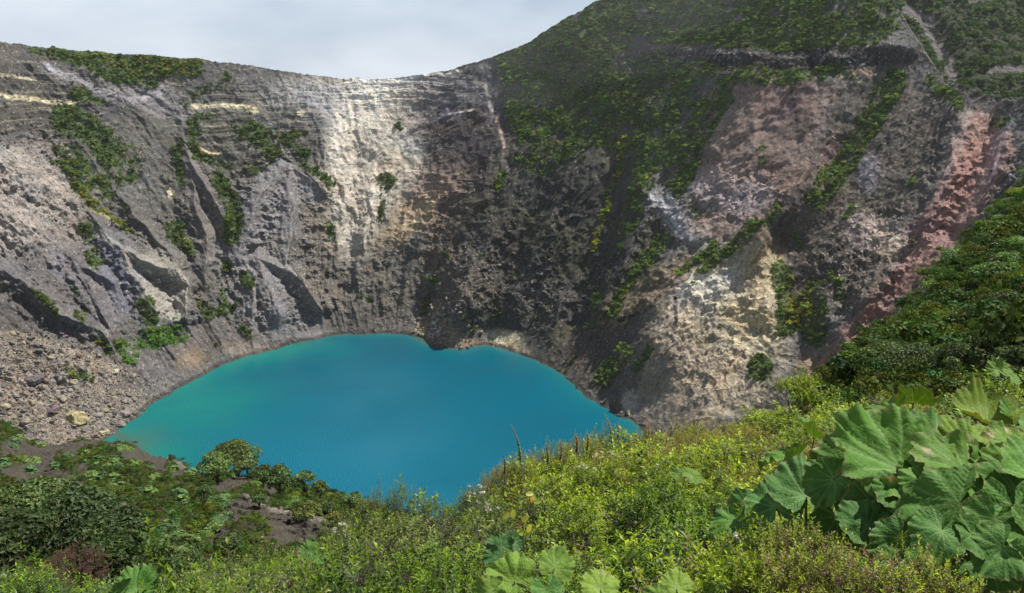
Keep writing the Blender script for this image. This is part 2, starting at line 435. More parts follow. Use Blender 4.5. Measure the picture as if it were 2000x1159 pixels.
for pl_ in ([(545, 305), (500, 330), (490, 380), (470, 440), (455, 500), (470, 560), (480, 620), (520, 662), (620, 662), (640, 640), (620, 590), (585, 545), (560, 510), (572, 430), (600, 400), (640, 390), (600, 340)],
            [(353, 269), (380, 300), (420, 370), (450, 470), (440, 520), (400, 500), (370, 420), (350, 330)],
            [(165, 425), (242, 479), (293, 503), (345, 528), (362, 548), (364, 593), (345, 626), (300, 620), (270, 560), (225, 500), (180, 450)]):
    smooth = np.maximum(smooth, in_poly(PXw, PYw, pl_) * .8)
smooth = np.clip(smooth + blob(520, 480, 75, 130) * .5 + blob(250, 520, 100, 80, 40) + blob(1180, 560, 60, 80) * .3 + blob(1510, 230, 70, 60), 0, 1)
reg = np.interp(PX, [-200, 0, 430, 560, 680, 820, 960, 1250, 1400, 2000], [.5, .5, .5, .5, .5, .5, .6, .6, .8, .8])
hump = fbm(X3 / 17, Y3 / 17, Z3 / 17, seed=207, o=3, g=.6)
disp = disp + 3.2 * hump * np.clip(blob(1250, 120, 330, 230) + .4, 0, 1) + (6.6 * g1 * reg + 4.0 * g2 * (1 - .75 * smooth) + 2.0 * g3 * (1 - .5 * smooth)) * (1 - .45 * crag)
DN = .55 * g4 + 1.6 * fbm(X3 / 12, Y3 / 12, Z3 / 12, seed=71, o=5, g=.68) * (1 - .5 * smooth)
cwx = 6 * fbm(X3 / 16, Y3 / 16, Z3 / 16, seed=77, o=3)
cr = .6 * ridged((X3 + cwx) / 11, (Y3 - cwx) / 11, (Z3 + cwx) / 20, seed=81, o=5, g=.62) + .5 * fbm((X3 - cwx) / 6, Y3 / 6, Z3 / 9, seed=83, o=4, g=.65)
DN = DN * (1 - .5 * blob(1850, 400, 60, 230, 35)) + crag * (1 - .6 * blob(1850, 400, 60, 230, 35)) * 3.4 * cr
zz = Z3 + 5 * wv
st = zz / 7.5 + .35 * pn(S / 40, Z3 / 30, seed=91)
stf = st - np.floor(st)
DN = DN + strata * 1.2 * (sstep(.15, .85, stf) - .5) + strata * 1.0 * ridged(S / 30, zz / 2.6, seed=95, o=2)
tocam = CAM - G; tocam /= np.linalg.norm(tocam, axis=-1, keepdims=True)
nr = grid_normals(G)
edge = on * sstep(0, .17, vv)
rimfade = 1 - .55 * sstep(.93, 1.0, vv)
below = 1 - sstep(-.02, .12, vv)
G = G + tocam * (disp * edge * rimfade)[..., None] + nr * (DN * np.clip(edge + .12 * below, 0, 1))[..., None]
# ragged lip
lip = np.exp(-((vv - 1) / .02) ** 2)
G[..., 2] += lip * (2.2 * fbm(S / 22, 0 * S, seed=101, o=4) + 1.0 * ridged(S / 5, 0 * S, seed=103, o=2))

# colours: (centre x, y, rx, ry, angle, sRGB, amount)
base = lin((102, 99, 95))
C = np.ones(PX.shape + (3,), np.float32) * base
Z = [
 (90, 190, 190, 110, 0, (84, 80, 76), .8), (60, 390, 110, 100, 25, (144, 134, 128), .95), (30, 420, 60, 45, 0, (138, 118, 110), .5),
 (270, 190, 150, 25, 15, (136, 132, 134), .5), (450, 330, 150, 120, 0, (96, 92, 82), .6),
 (240, 540, 90, 60, 45, (106, 104, 110), .8), (320, 560, 45, 70, -15, (140, 135, 126), .8), (520, 480, 80, 160, 0, (110, 106, 106), .8),
 (560, 560, 60, 80, 0, (104, 100, 102), .6), (120, 560, 120, 70, 35, (104, 98, 98), .6), (400, 380, 40, 90, 10, (104, 98, 92), .6),
 (60, 760, 190, 110, 15, (132, 120, 108), .9), (180, 830, 90, 40, 0, (128, 116, 106), .7), (350, 690, 120, 40, -20, (100, 93, 89), .8),
 (370, 700, 30, 18, -20, (135, 118, 98), .7), (480, 680, 50, 14, 8, (128, 118, 108), .7),
 (540, 640, 50, 22, 0, (138, 132, 126), .5),
 (690, 185, 150, 40, 0, (168, 165, 162), .75), (700, 260, 55, 110, 8, (210, 202, 190), .9), (760, 290, 90, 120, 0, (190, 184, 172), .8),
 (690, 400, 90, 90, 10, (142, 132, 116), .8), (640, 520, 110, 110, 0, (106, 99, 90), .7), (770, 240, 80, 80, 30, (196, 186, 168), .7), (745, 340, 70, 60, 40, (176, 160, 138), .6), (925, 270, 42, 120, 22, (72, 65, 66), .8), (780, 165, 120, 12, -3, (174, 171, 166), .7),  # darkest entry: a shadow edge right of the pale scar, painted as colour
 (830, 230, 70, 50, 0, (132, 124, 118), .6), (900, 270, 80, 90, 20, (80, 72, 72), .9), (870, 190, 60, 45, 0, (108, 104, 108), .6),
 (960, 190, 22, 60, -10, (112, 110, 114), .6), (850, 390, 75, 55, -50, (152, 120, 98), .85), (800, 430, 70, 30, -40, (168, 148, 118), .6),
 (930, 400, 26, 90, 35, (92, 80, 74), .7), (740, 560, 90, 90, 0, (102, 96, 88), .7), (860, 470, 30, 60, 15, (116, 100, 86), .6),
 (1100, 480, 190, 230, 0, (66, 64, 61), .92), (1010, 300, 60, 60, 0, (82, 78, 76), .7), (1150, 180, 180, 120, 0, (84, 82, 78), .8),
 (900, 545, 60, 40, 20, (118, 98, 78), .6), (860, 640, 42, 36, 30, (170, 146, 112), .85), (850, 640, 9, 26, 10, (206, 202, 200), .9),
 (900, 670, 60, 14, 5, (150, 132, 108), .7), (985, 662, 34, 17, 15, (196, 186, 156), .95), (1010, 680, 26, 12, 25, (150, 138, 116), .7),
 (950, 510, 70, 60, 0, (90, 84, 80), .5), (1060, 590, 60, 60, 0, (98, 94, 92), .5),
 (1240, 590, 110, 34, -38, (124, 108, 92), .85), (1160, 700, 70, 50, 30, (98, 88, 80), .8), (1320, 600, 24, 40, 5, (140, 104, 92), .7),
 (1500, 280, 130, 150, 0, (118, 98, 90), .9), (1440, 270, 50, 90, 8, (144, 122, 106), .8), (1530, 190, 70, 36, 0, (126, 102, 98), .7),
 (1430, 375, 75, 46, 20, (170, 160, 164), .95), (1430, 345, 60, 20, 0, (176, 154, 142), .7), (1315, 420, 24, 62, -42, (160, 160, 168), .75),
 (1290, 310, 18, 50, 10, (120, 120, 126), .6), (1400, 440, 60, 26, 0, (140, 122, 112), .7), (1605, 230, 12, 46, 12, (184, 172, 178), .8),
 (1540, 112, 250, 22, 0, (90, 86, 86), .8), (1700, 140, 90, 30, -15, (124, 118, 114), .5), (1740, 120, 60, 34, 0, (100, 96, 96), .7),
 (1700, 300, 160, 150, -40, (96, 88, 80), .9), (1650, 480, 130, 110, -40, (96, 86, 78), .85), (1620, 330, 26, 70, 20, (120, 94, 90), .7),
 (1700, 340, 22, 34, 10, (142, 136, 146), .6), (1690, 450, 60, 34, 30, (160, 144, 140), .8), (1730, 470, 46, 30, 30, (178, 162, 146), .7),
 (1900, 290, 44, 96, 22, (172, 134, 120), .95), (1880, 340, 26, 80, 25, (186, 122, 108), .7), (1950, 290, 16, 80, 18, (140, 138, 152), .7),
 (1840, 430, 90, 40, -45, (152, 102, 94), .95), (1870, 400, 44, 34, 0, (176, 132, 128), .7), (1740, 580, 100, 34, -52, (134, 96, 86), .9),
 (1655, 680, 80, 34, -50, (148, 106, 92), .9), (1590, 705, 34, 30, -40, (138, 122, 100), .8), (1780, 530, 60, 22, -50, (150, 104, 94), .6),
 (1410, 640, 115, 145, 0, (190, 176, 146), .95), (1375, 590, 60, 60, 0, (208, 203, 194), .9), (1440, 545, 34, 30, 0, (210, 208, 206), .8), (695, 390, 52, 110, 6, (186, 176, 160), .75),
 (1490, 530, 36, 60, 15, (172, 140, 84), .85), (1460, 620, 60, 34, 10, (190, 166, 116), .7), (1330, 720, 90, 110, 10, (138, 122, 106), .85),
 (1385, 760, 14, 50, 5, (196, 188, 172), .8), (1440, 740, 60, 60, 0, (148, 132, 108), .7), (1540, 600, 24, 50, 0, (110, 98, 76), .6),
 (1450, 480, 70, 20, -35, (120, 104, 80), .7), (1232, 790, 16, 22, 0, (184, 176, 164), .8), (1270, 800, 34, 24, 0, (124, 112, 104), .7),
 (1900, 190, 130, 20, 15, (78, 74, 72), .9), (1560, 420, 60, 30, -30, (100, 92, 84), .7),
]
for cx, cy, rx, ry, ang, c, k in Z:
    c = np.array(c) * .66 + np.mean(c) * .34 if c[0] - c[2] > 30 and c[1] < .85 * c[0] else c
    C += (lin(c) - C) * (blob(cx, cy, rx, ry, ang) * k)[..., None]
PLG = [
 ([(545, 305), (500, 330), (490, 380), (470, 440), (455, 500), (470, 560), (480, 620), (520, 662), (620, 662), (640, 640), (620, 590), (585, 545), (560, 510), (572, 430), (600, 400), (640, 390), (600, 340)], (124, 120, 121), .75),
 ([(353, 269), (380, 300), (420, 370), (450, 470), (440, 520), (400, 500), (370, 420), (350, 330)], (116, 110, 106), .7),
 ([(165, 425), (242, 479), (293, 503), (345, 528), (362, 548), (364, 593), (345, 626), (300, 620), (270, 560), (225, 500), (180, 450)], (146, 141, 132), .7),
 ([(185, 465), (235, 490), (258, 560), (270, 605), (230, 610), (200, 540)], (106, 104, 112), .8),
 ([(-60, 270), (30, 290), (90, 330), (150, 380), (162, 420), (100, 440), (60, 480), (0, 490), (-60, 490)], (150, 142, 134), .6),
 ([(90, 480), (140, 510), (210, 545), (235, 620), (215, 660), (160, 600), (110, 540)], (114, 110, 114), .6),
 ([(-60, 560), (60, 590), (140, 640), (230, 690), (200, 700), (100, 660), (-60, 640)], (92, 86, 86), .6),
 ([(1175, 645), (1270, 540), (1330, 500), (1395, 480), (1335, 560), (1290, 590), (1230, 632)], (128, 112, 94), .75),
 ([(1400, 190), (1480, 150), (1590, 150), (1640, 180), (1600, 260), (1580, 330), (1540, 380), (1500, 430), (1360, 440), (1345, 380), (1370, 280)], (132, 112, 102), .5),
 ([(1905, 225), (1975, 250), (1990, 300), (1960, 350), (1900, 430), (1850, 500), (1780, 560), (1720, 640), (1650, 725), (1570, 740), (1630, 660), (1705, 580), (1775, 500), (1825, 430), (1862, 330)], (150, 114, 102), .55),
 ([(1330, 560), (1400, 510), (1480, 470), (1530, 500), (1532, 640), (1480, 690), (1400, 700), (1322, 660)], (176, 162, 134), .5),
 ([(1230, 800), (1290, 640), (1330, 660), (1400, 700), (1500, 700), (1480, 800), (1300, 840)], (164, 150, 130), .6),
 ([(665, 200), (735, 190), (740, 260), (700, 330), (650, 370), (640, 300)], (182, 172, 158), .4),
]
for pl, c, k in PLG:
    C += (lin(c) - C) * (in_poly(PX + wx * .7, PY + wy * .7, pl) * k)[..., None]
# thin pale beds, veins and edges, dark lines, and a painted cliff-edge shadow
LINES = [([(0, 188), (70, 196), (145, 205)], 6, (206, 190, 152)), ([(0, 145), (70, 155)], 3, (190, 178, 148)),
         ([(378, 208), (440, 206), (500, 217)], 7, (212, 198, 160)), ([(583, 222), (595, 218)], 5, (205, 190, 150)),
         ([(90, 130), (150, 160), (200, 180), (260, 196), (305, 188), (320, 175)], 9, (146, 142, 148)),
         ([(600, 190), (640, 215), (668, 208)], 7, (150, 148, 156)), ([(690, 160), (780, 158), (900, 140)], 3, (208, 206, 200)),
         ([(860, 222), (890, 222), (925, 215)], 2.5, (196, 190, 184)), ([(938, 135), (955, 200), (985, 280)], 4, (164, 156, 152)),
         ([(970, 230), (985, 285), (983, 300)], 3, (196, 160, 140)), ([(150, 365), (170, 400), (220, 430), (250, 450)], 5, (178, 164, 110)),
         ([(385, 290), (400, 296), (430, 303)], 2.5, (206, 186, 150)), ([(328, 365), (333, 385)], 5, (216, 200, 166)),
         ([(242, 479), (250, 530), (258, 560)], 4, (140, 126, 112)), ([(345, 528), (362, 548), (362, 593), (345, 624)], 6, (156, 150, 140)),
         ([(0, 650), (80, 665), (160, 700), (230, 725)], 9, (150, 134, 116)), ([(1640, 150), (1680, 140), (1700, 145)], 5, (196, 166, 130)),
         ([(1310, 150), (1290, 220), (1270, 300)], 3, (140, 134, 134)), ([(1210, 626), (1255, 612), (1290, 578)], 5, (44, 42, 40)), ([(1318, 570), (1322, 640)], 4, (70, 50, 46)), ([(880, 470), (850, 540), (835, 620)], 6, (70, 62, 58)), ([(1750, 200), (1700, 420)], 4, (78, 72, 68)), ([(1540, 150), (1560, 260), (1590, 330)], 4, (84, 72, 68)), ([(850, 395), (810, 430), (790, 440)], 5, (196, 178, 140)),  # the near-black line is the shadow beneath the cliff edge, painted in
         ([(1690, 420), (1660, 560)], 3, (120, 106, 98)), ([(1260, 370), (1290, 400), (1330, 450)], 6, (186, 186, 196))]
for pts, w, c in LINES:
    k = 1 - sstep(w * .5, w * 1.2, seg_dist(PX + wx * .35, PY + wy * .35, pts))
    k = k * np.clip(.62 + .9 * fbm(PX / 9, PY / 6, seed=7, o=3), 0, 1)
    C += (lin(c) - C) * k[..., None]
# streaks down the fall line, mottling, dust and pebbles
stk = fbm(Sg / 5, vz * 5, seed=111, o=4, g=.6)
mot = fbm(X3 / 30, Y3 / 30, Z3 / 30, seed=121, o=5, g=.6)
fin = fbm(X3 / 3.2, Y3 / 3.2, Z3 / 3.2, seed=131, o=2)
tone = 1 + .15 * stk + .30 * mot + .26 * fin + crag * .22 * cr
band = blob(1540, 118, 260, 26)
crk = sstep(.05, .4, ridged(S / 7, Z3 / 40, seed=115, o=2))
tone = tone - band * crk * .55 + band * sstep(.3, .6, fbm(S / 4, Z3 / 9, seed=117, o=3)) * 1.3
C *= np.clip(tone, .35, 1.9)[..., None]
warm = .06 * fbm(S / 25, Z3 / 18, seed=141, o=3)[..., None] * np.array([1, .1, -1], np.float32)
C *= 1 + warm * 1.6
bed = sstep(.72, .95, pn(S / 55, zz / 2.1, seed=151) * 1.6 + .35) * strata
C += (lin((176, 166, 146)) - C) * (bed * .28)[..., None]
peb = (rng.random(PX.shape) < (.012 + .03 * blob(540, 420, 110, 200) + .05 * blob(100, 770, 200, 110) + .04 * blob(880, 640, 70, 60)
                                + .03 * crag + .02 * blob(1750, 520, 120, 200, 40))) & (vv < 1)
C[peb] = C[peb] * .3 + lin((200, 190, 172)) * .6
drk = rng.random(PX.shape) < (.03 * crag + .010 + .03 * blob(1150, 520, 130, 200))
C[drk] *= .45
wet = 1 - sstep(.6, 2.6, G[..., 2] + 0.8 * fbm(S / 8, 0 * S, seed=161, o=3))
C *= (1 - .5 * wet)[..., None]

# vegetation on the wall
VEG = [([(115, 100), (220, 122), (330, 130), (375, 135)], 22, 1.0), ([(200, 130), (290, 152)], 26, 1.0), ([(60, 98), (120, 110)], 8, .8),
       ([(150, 188), (172, 192)], 14, .8), ([(190, 195), (200, 200)], 8, .6), ([(125, 235), (170, 250), (210, 290), (245, 335)], 30, .9), ([(130, 310), (165, 350)], 30, .9),
       ([(235, 300), (260, 330)], 24, .8), ([(200, 350), (212, 385)], 16, .9), ([(150, 375), (215, 425), (255, 450)], 7, .7),
       ([(385, 180), (430, 165), (440, 150)], 16, .35), ([(385, 225), (420, 232)], 10, .6), ([(375, 240), (378, 290)], 10, .7),
       ([(385, 305), (460, 322), (490, 330)], 9, .6), ([(490, 255), (530, 300)], 20, .65), ([(560, 275), (595, 300)], 15, .75), ([(570, 262), (598, 258)], 8, .8),
       ([(590, 322), (625, 345), (645, 360)], 11, .8), ([(430, 350), (460, 410), (450, 460)], 18, .85), ([(345, 290), (350, 330), (355, 355)], 10, .7),
       ([(330, 440), (350, 475)], 12, .6), ([(350, 430), (360, 480), (372, 500)], 7, .6), ([(752, 357)], 22, 1.0), ([(745, 378), (742, 425)], 7, .5),
       ([(775, 245), (780, 255)], 7, .9), ([(640, 437), (650, 465)], 7, .8), ([(478, 540), (488, 552)], 12, .9), ([(445, 515), (442, 530)], 8, .8),
       ([(285, 590), (300, 630)], 14, .9), ([(240, 680), (300, 660), (350, 655)], 17, 1.0), ([(250, 700), (270, 665)], 12, .9), ([(395, 590), (405, 615)], 16, .5),
       ([(430, 605), (450, 605)], 12, .7), ([(440, 560), (436, 590)], 9, .6), ([(165, 450), (190, 520)], 12, .5), ([(60, 567), (85, 585), (115, 615)], 6, .9),
       ([(130, 725), (185, 742)], 7, .8), ([(150, 615), (165, 630)], 5, .6), ([(190, 660), (215, 690)], 7, .7), ([(520, 260), (460, 260)], 20, .3),
       ([(140, 560), (170, 610)], 9, .4), ([(715, 565), (720, 590)], 6, .5), ([(845, 545), (830, 610)], 8, .6), ([(915, 620), (925, 640)], 8, .7),
       ([(470, 640), (485, 655)], 7, .7), ([(985, 345), (975, 365)], 10, .9), ([(1220, 260), (1205, 330), (1185, 400), (1155, 490)], 6, 1.0),
       ([(1295, 470), (1240, 530), (1195, 610)], 13, .75), ([(1750, 158), (1700, 230), (1655, 310), (1600, 385)], 25, .9), ([(1820, 155), (1870, 200)], 14, .6),
       ([(1580, 150), (1640, 130), (1670, 160)], 9, .5), ([(1480, 445), (1420, 490), (1375, 525)], 11, .9), ([(1400, 480), (1330, 530)], 9, .8), ([(1520, 400), (1500, 440)], 11, .6),
       ([(1525, 530), (1540, 590), (1530, 640)], 22, .8), ([(1590, 560), (1600, 620)], 18, .5), ([(1560, 590), (1580, 660), (1600, 650)], 22, .8), ([(1485, 722)], 26, .8),
       ([(1215, 690), (1180, 735)], 22, .85), ([(1270, 680), (1240, 720)], 10, .8), ([(1350, 410), (1360, 420)], 10, .3), ([(1490, 290), (1485, 320)], 8, .5),
       ([(1650, 430), (1665, 410)], 8, .7), ([(1555, 460), (1560, 480)], 8, .8), ([(1640, 580)], 8, .9), ([(1620, 540), (1640, 560)], 8, .4),
       ([(1100, 740), (1120, 690)], 7, .5), ([(1170, 560), (1150, 640)], 10, .35), ([(870, 490), (880, 510)], 7, .3), ([(1330, 360), (1345, 320), (1370, 270), (1420, 190)], 16, .9),
       ([(1440, 165), (1500, 150)], 10, .5), ([(1940, 240), (1990, 240)], 10, .5), ([(1275, 210), (1260, 300)], 10, .35), ([(1800, 320), (1780, 360)], 6, .3)]
POLY = [([(965, 108), (1000, 96), (1080, 55), (1180, -10), (1300, -120), (1760, -140), (1748, 20), (1756, 55), (1700, 92), (1500, 104), (1400, 92), (1290, 92), (1250, 70),
          (1190, 120), (1250, 160), (1230, 215), (1150, 235), (1080, 262), (1010, 285), (990, 200)], .85),
        ([(1290, 118), (1450, 132), (1640, 140), (1600, 165), (1440, 170), (1395, 230), (1355, 330), (1325, 385), (1290, 335), (1262, 380), (1245, 450), (1205, 500),
          (1225, 400), (1235, 300), (1150, 290), (1050, 350), (1000, 320), (1080, 240), (1190, 190)], .62),
        ([(1210, 120), (1300, 100), (1300, 240), (1230, 250)], .4)]
veg = np.zeros_like(PX)
ragx, ragy = PX + wx * 1.2, PY + wy * 1.2
for pts, w, k in VEG:
    veg = np.maximum(veg, k * (1 - sstep(.6, 1.25, seg_dist(ragx, ragy, pts) / w)))
for pl, k in POLY:
    veg = np.maximum(veg, k * in_poly(ragx, ragy, pl))
patch = 1.5 * fbm(X3 / 15, Y3 / 15, Z3 / 15, seed=171, o=5, g=.65) + .3 * g2
vst = fbm(Sg / 9, Z3 / 40, seed=173, o=4, g=.6)
veg = np.clip(veg * (.88 + 1.2 * patch + np.where(PX > 950, .8, .2) * vst), 0, 1)
veg[vv > 1.0] = np.where(PX[vv > 1.0] > 960, .5, .05)
gc = sstep(.25, .75, veg + .5 * fbm(X3 / 4, Y3 / 4, Z3 / 4, seed=181, o=3))
moss = lin((70, 90, 40))[None, None] * (1 + .7 * fbm(X3 / 9, Y3 / 9, Z3 / 9, seed=191, o=5, g=.65))[..., None]
C += (moss - C) * (gc * .85)[..., None]
# thin olive film on the ledges of the dark face
film = np.clip(fbm(X3 / 40, Y3 / 40, Z3 / 40, seed=201, o=4) * 1.5 + .1, 0, 1) * (blob(1150, 400, 200, 260) * .35 + .12)
C += (lin((88, 90, 52)) - C) * film[..., None]
lum = np.maximum(C.mean(-1, keepdims=True), .004)
C = C * (lum / .125) ** .22  # stretches the colour contrast to make up for flat light on the wall
C = np.clip(C * K, .006, .62)
rgh = np.clip(.42 + .5 * fbm(X3 / 45, Y3 / 45, Z3 / 45, seed=405, o=3) - .35 * smooth + .5 * crag + .1 * strata - .25 * blob(720, 280, 110, 150) - .3 * blob(1500, 240, 110, 90) - .45 * blob(1850, 400, 60, 230, 35) - .22 * blob(1120, 470, 150, 200), .12, 1.0)
wall = mesh('crater_wall', G, grid_faces(*G.shape[:2]), M_wall, np.concatenate([C, rgh[..., None]], -1).reshape(-1, 4))
tag(wall, 'grey, pink and tan crater wall ringing the turquoise lake', kind='structure')
WN = grid_normals(G)

# ------------------------------------------------------------------ the mountain flank beyond the crater lip, upper right
def simple_sheet(cols_, nu, nv, power=1.0):
    """cols_: list of columns, each a list of world points"""
    A = np.array([catmull(np.array(c), np.linspace(0, len(c) - 1, nv)) for c in cols_])
    return catmull(A, np.linspace(0, len(A) - 1, nu))

fc = []
for px, top in ((1560, -60), (1700, -120), (1820, -160), (1950, -190), (2150, -200), (2500, -200)):
    fc.append([at(px, 330, 620), at(px + 10, 210, 680), at(px + 25, 100, 760), at(px + 40, -20, 850), at(px + 60, top, 940)])
fc = [[p - np.array([0, 0, 0]) for p in c] for c in fc]
FG = simple_sheet(fc, 320, 260)
fpx, fpy = proj(FG)
fx, fy, fz = (FG[..., i].astype(np.float32) for i in range(3))
fn_ = grid_normals(FG)
fd = 7 * ridged(fx / 60, fz / 110, seed=211, o=3) + 3 * fbm(fx / 18, fy / 18, fz / 18, seed=213, o=4)
fd += -9 * np.clip(1 - seg_dist(fpx, fpy, [(1775, 0), (1830, 60), (1850, 110), (1865, 160)]) / 30, 0, 1)
FG = FG + fn_ * fd[..., None]
bare = 1 - sstep(9, 17, seg_dist(fpx + 5 * fbm(fpx / 20, fpy / 20), fpy, [(1775, 20), (1812, 45), (1835, 90), (1852, 120), (1862, 160)]) / (1 + .2 * (fpy < 60)))
bare = np.maximum(bare, 1 - sstep(4, 8, seg_dist(fpx, fpy, [(1930, 148), (2010, 142)])))
bare = np.maximum(bare, .7 * (1 - sstep(4, 9, seg_dist(fpx, fpy, [(1890, 8), (1925, 4)]))))
FC = np.ones(FG.shape) * lin((52, 60, 32)) * (1 + .4 * fbm(fx / 25, fy / 25, fz / 25, seed=215, o=4))[..., None]
FC += (lin((108, 102, 98)) * (1 + .4 * fbm(fx / 5, fy / 5, fz / 5, seed=217, o=3))[..., None] - FC) * bare[..., None]
tag(mesh('mountain_slope', FG, grid_faces(*FG.shape[:2]), M_wall, np.clip(FC * K, .01, .6).reshape(-1, 3)),
    'green mountain flank behind the crater lip at upper right', kind='structure')
FN = grid_normals(FG)
fveg = np.clip(1 - bare, 0, 1) * .9

# ------------------------------------------------------------------ lake
lx = np.linspace(-330, 330, 420); ly = np.linspace(180, 680, 330)
LX, LY = np.meshgrid(lx, ly, indexing='ij')
shore = [tuple(on_z(a, b)[:2]) for a, b in [(290, 895), (222, 842), (245, 800), (325, 768), (400, 716), (450, 703), (550, 676), (640, 655), (720, 650), (800, 651), (840, 674), (880, 680), (955, 672), (1030, 692), (1100, 725), (1160, 778), (1215, 800), (1250, 830), (1330, 900)]]
ds = seg_dist(LX, LY, shore)
dl = seg_dist(LX, LY, shore[:7])
LP = np.stack([LX, LY, 0 * LX], -1)
lpx, lpy = proj(LP)
n_ = fbm(LX / 45, LY / 45, seed=221, o=4)
deep = lin((0, 108, 132)); teal = lin((6, 140, 128)); shal = lin((84, 110, 98)); gx0, gy0, _ = on_z(350, 800); gx1, gy1, _ = on_z(290, 850)
big = fbm(LX / 120, LY / 120, seed=223, o=3)
green = np.exp(-(dl / (30 + 16 * n_)) ** 1.3)
green = np.maximum(green, .55 * np.exp(-(ds / (11 + 6 * n_)) ** 1.2))
green = np.maximum(green, .8 * np.exp(-(np.hypot((LX - gx0) / 50, (LY - gy0) / 55)) ** 2) * (1 + .4 * n_))
WCOL = deep * (1 + .10 * big + .14 * np.exp(-(np.hypot((lpx - 640) / 240, (lpy - 900) / 110)) ** 2))[..., None]
WCOL = WCOL * (1 - .16 * sstep(430, 600, LY) * (1 - .3 * n_))[..., None]
WCOL = WCOL + (teal - WCOL) * np.clip(green, 0, 1)[..., None]
murk = np.exp(-(ds / 3.5) ** 1.4) * .75 + np.exp(-(np.hypot((LX - gx1) / 16, (LY - gy1) / 14)) ** 2) * .25 + .25 * np.exp(-(np.hypot((lpx - 280) / 45, (lpy - 862) / 22)) ** 2) * (1 + n_)
WCOL = WCOL + (shal - WCOL) * np.clip(murk, 0, .9)[..., None]
M_water, t, b = mat_new('lake_water')
ca = t.nodes.new('ShaderNodeVertexColor'); ca.layer_name = 'Col'
t.links.new(ca.outputs[0], b.inputs['Base Color'])
b.inputs['Roughness'].default_value = .14; b.inputs['IOR'].default_value = 1.33
g = t.nodes.new('ShaderNodeNewGeometry')
mpn = t.nodes.new('ShaderNodeMapping'); mpn.inputs['Scale'].default_value = (1.0, .38, 1); mpn.inputs['Rotation'].default_value = (0, 0, .5)
w1 = t.nodes.new('ShaderNodeTexNoise'); w1.inputs['Scale'].default_value = 1.1; w1.inputs['Detail'].default_value = 4
w2 = t.nodes.new('ShaderNodeTexNoise'); w2.inputs['Scale'].default_value = .018; w2.inputs['Detail'].default_value = 2
t.links.new(g.outputs['Position'], mpn.inputs[0]); t.links.new(mpn.outputs[0], w1.inputs['Vector']); t.links.new(g.outputs['Position'], w2.inputs['Vector'])
mr = t.nodes.new('ShaderNodeMapRange'); mr.inputs[1].default_value = .35; mr.inputs[2].default_value = .65; mr.inputs[3].default_value = .25; mr.inputs[4].default_value = 1
t.links.new(w2.outputs['Fac'], mr.inputs[0])
mm = t.nodes.new('ShaderNodeMath'); mm.operation = 'MULTIPLY'
t.links.new(w1.outputs['Fac'], mm.inputs[0]); t.links.new(mr.outputs[0], mm.inputs[1])
bp = t.nodes.new('ShaderNodeBump'); bp.inputs['Strength'].default_value = .9; bp.inputs['Distance'].default_value = .75
t.links.new(mm.outputs[0], bp.inputs['Height']); t.links.new(bp.outputs[0], b.inputs['Normal'])
tag(mesh('lake', LP, grid_faces(420, 330), M_water, np.clip(WCOL * .62, 0, 1).reshape(-1, 3)), 'opaque turquoise crater lake', kind='structure')
# ------------------------------------------------------------------ plants: foliage geometry
def quads(P, n, size, asp=1.0, jit=.5, r=None):
    """square leaf clumps at P facing n"""
    r = r or rng
    n = n + jit * r.normal(size=n.shape); n /= np.linalg.norm(n, axis=1, keepdims=True)
    a = np.cross(n, r.normal(size=n.shape)); a /= np.linalg.norm(a, axis=1, keepdims=True)
    b_ = np.cross(n, a)
    s = np.asarray(size).reshape(-1, 1) * np.ones((len(P), 1))
    Vq = np.stack([P - a * s, P - b_ * s * asp + n * s * .2, P + a * s, P + b_ * s * asp + n * s * .2], 1)
    return Vq.reshape(-1, 3), np.arange(len(P) * 4).reshape(-1, 4)

def clump(seed, nl, nq, size, flat=.75, spread=.62, colr=(.055, .085, .025), low=-.25):
    """a rounded shrub of radius about 1 made of lobes of leaf clumps; base at z = 0"""
    r = np.random.default_rng(seed)
    cen = r.normal(size=(nl, 3)) * [spread, spread, spread * .5]
    cen[:, 2] = np.abs(cen[:, 2]) * flat + .35
    nrm = np.linalg.norm(cen[:, :2], axis=1); cen[:, :2] *= (np.minimum(nrm, .75) / nrm)[:, None]
    rad = r.uniform(.3, .5, nl)
    k = r.integers(0, nl, nq)
    d = r.normal(size=(nq, 3)); d /= np.linalg.norm(d, axis=1, keepdims=True)
    d[:, 2] = np.where(d[:, 2] < low, -d[:, 2], d[:, 2])
    P = cen[k] + d * (rad[k] * r.uniform(.75, 1.05, nq))[:, None] * [1, 1, flat]
    P[:, 2] = np.maximum(P[:, 2], .03)
    V, f = quads(P, d, r.uniform(.6, 1.3, nq) * size, .7, .55, r)
    tone = r.uniform(.75, 1.25, nl)[k] * r.uniform(.75, 1.3, nq)
    c = np.array(colr)[None] * tone[:, None]
    c = c * (1 + .22 * r.normal(size=(nl, 1))[k] * np.array([1.0, .2, -.4]))
    return V, f, np.repeat(np.clip(c, .004, 1), 4, 0)

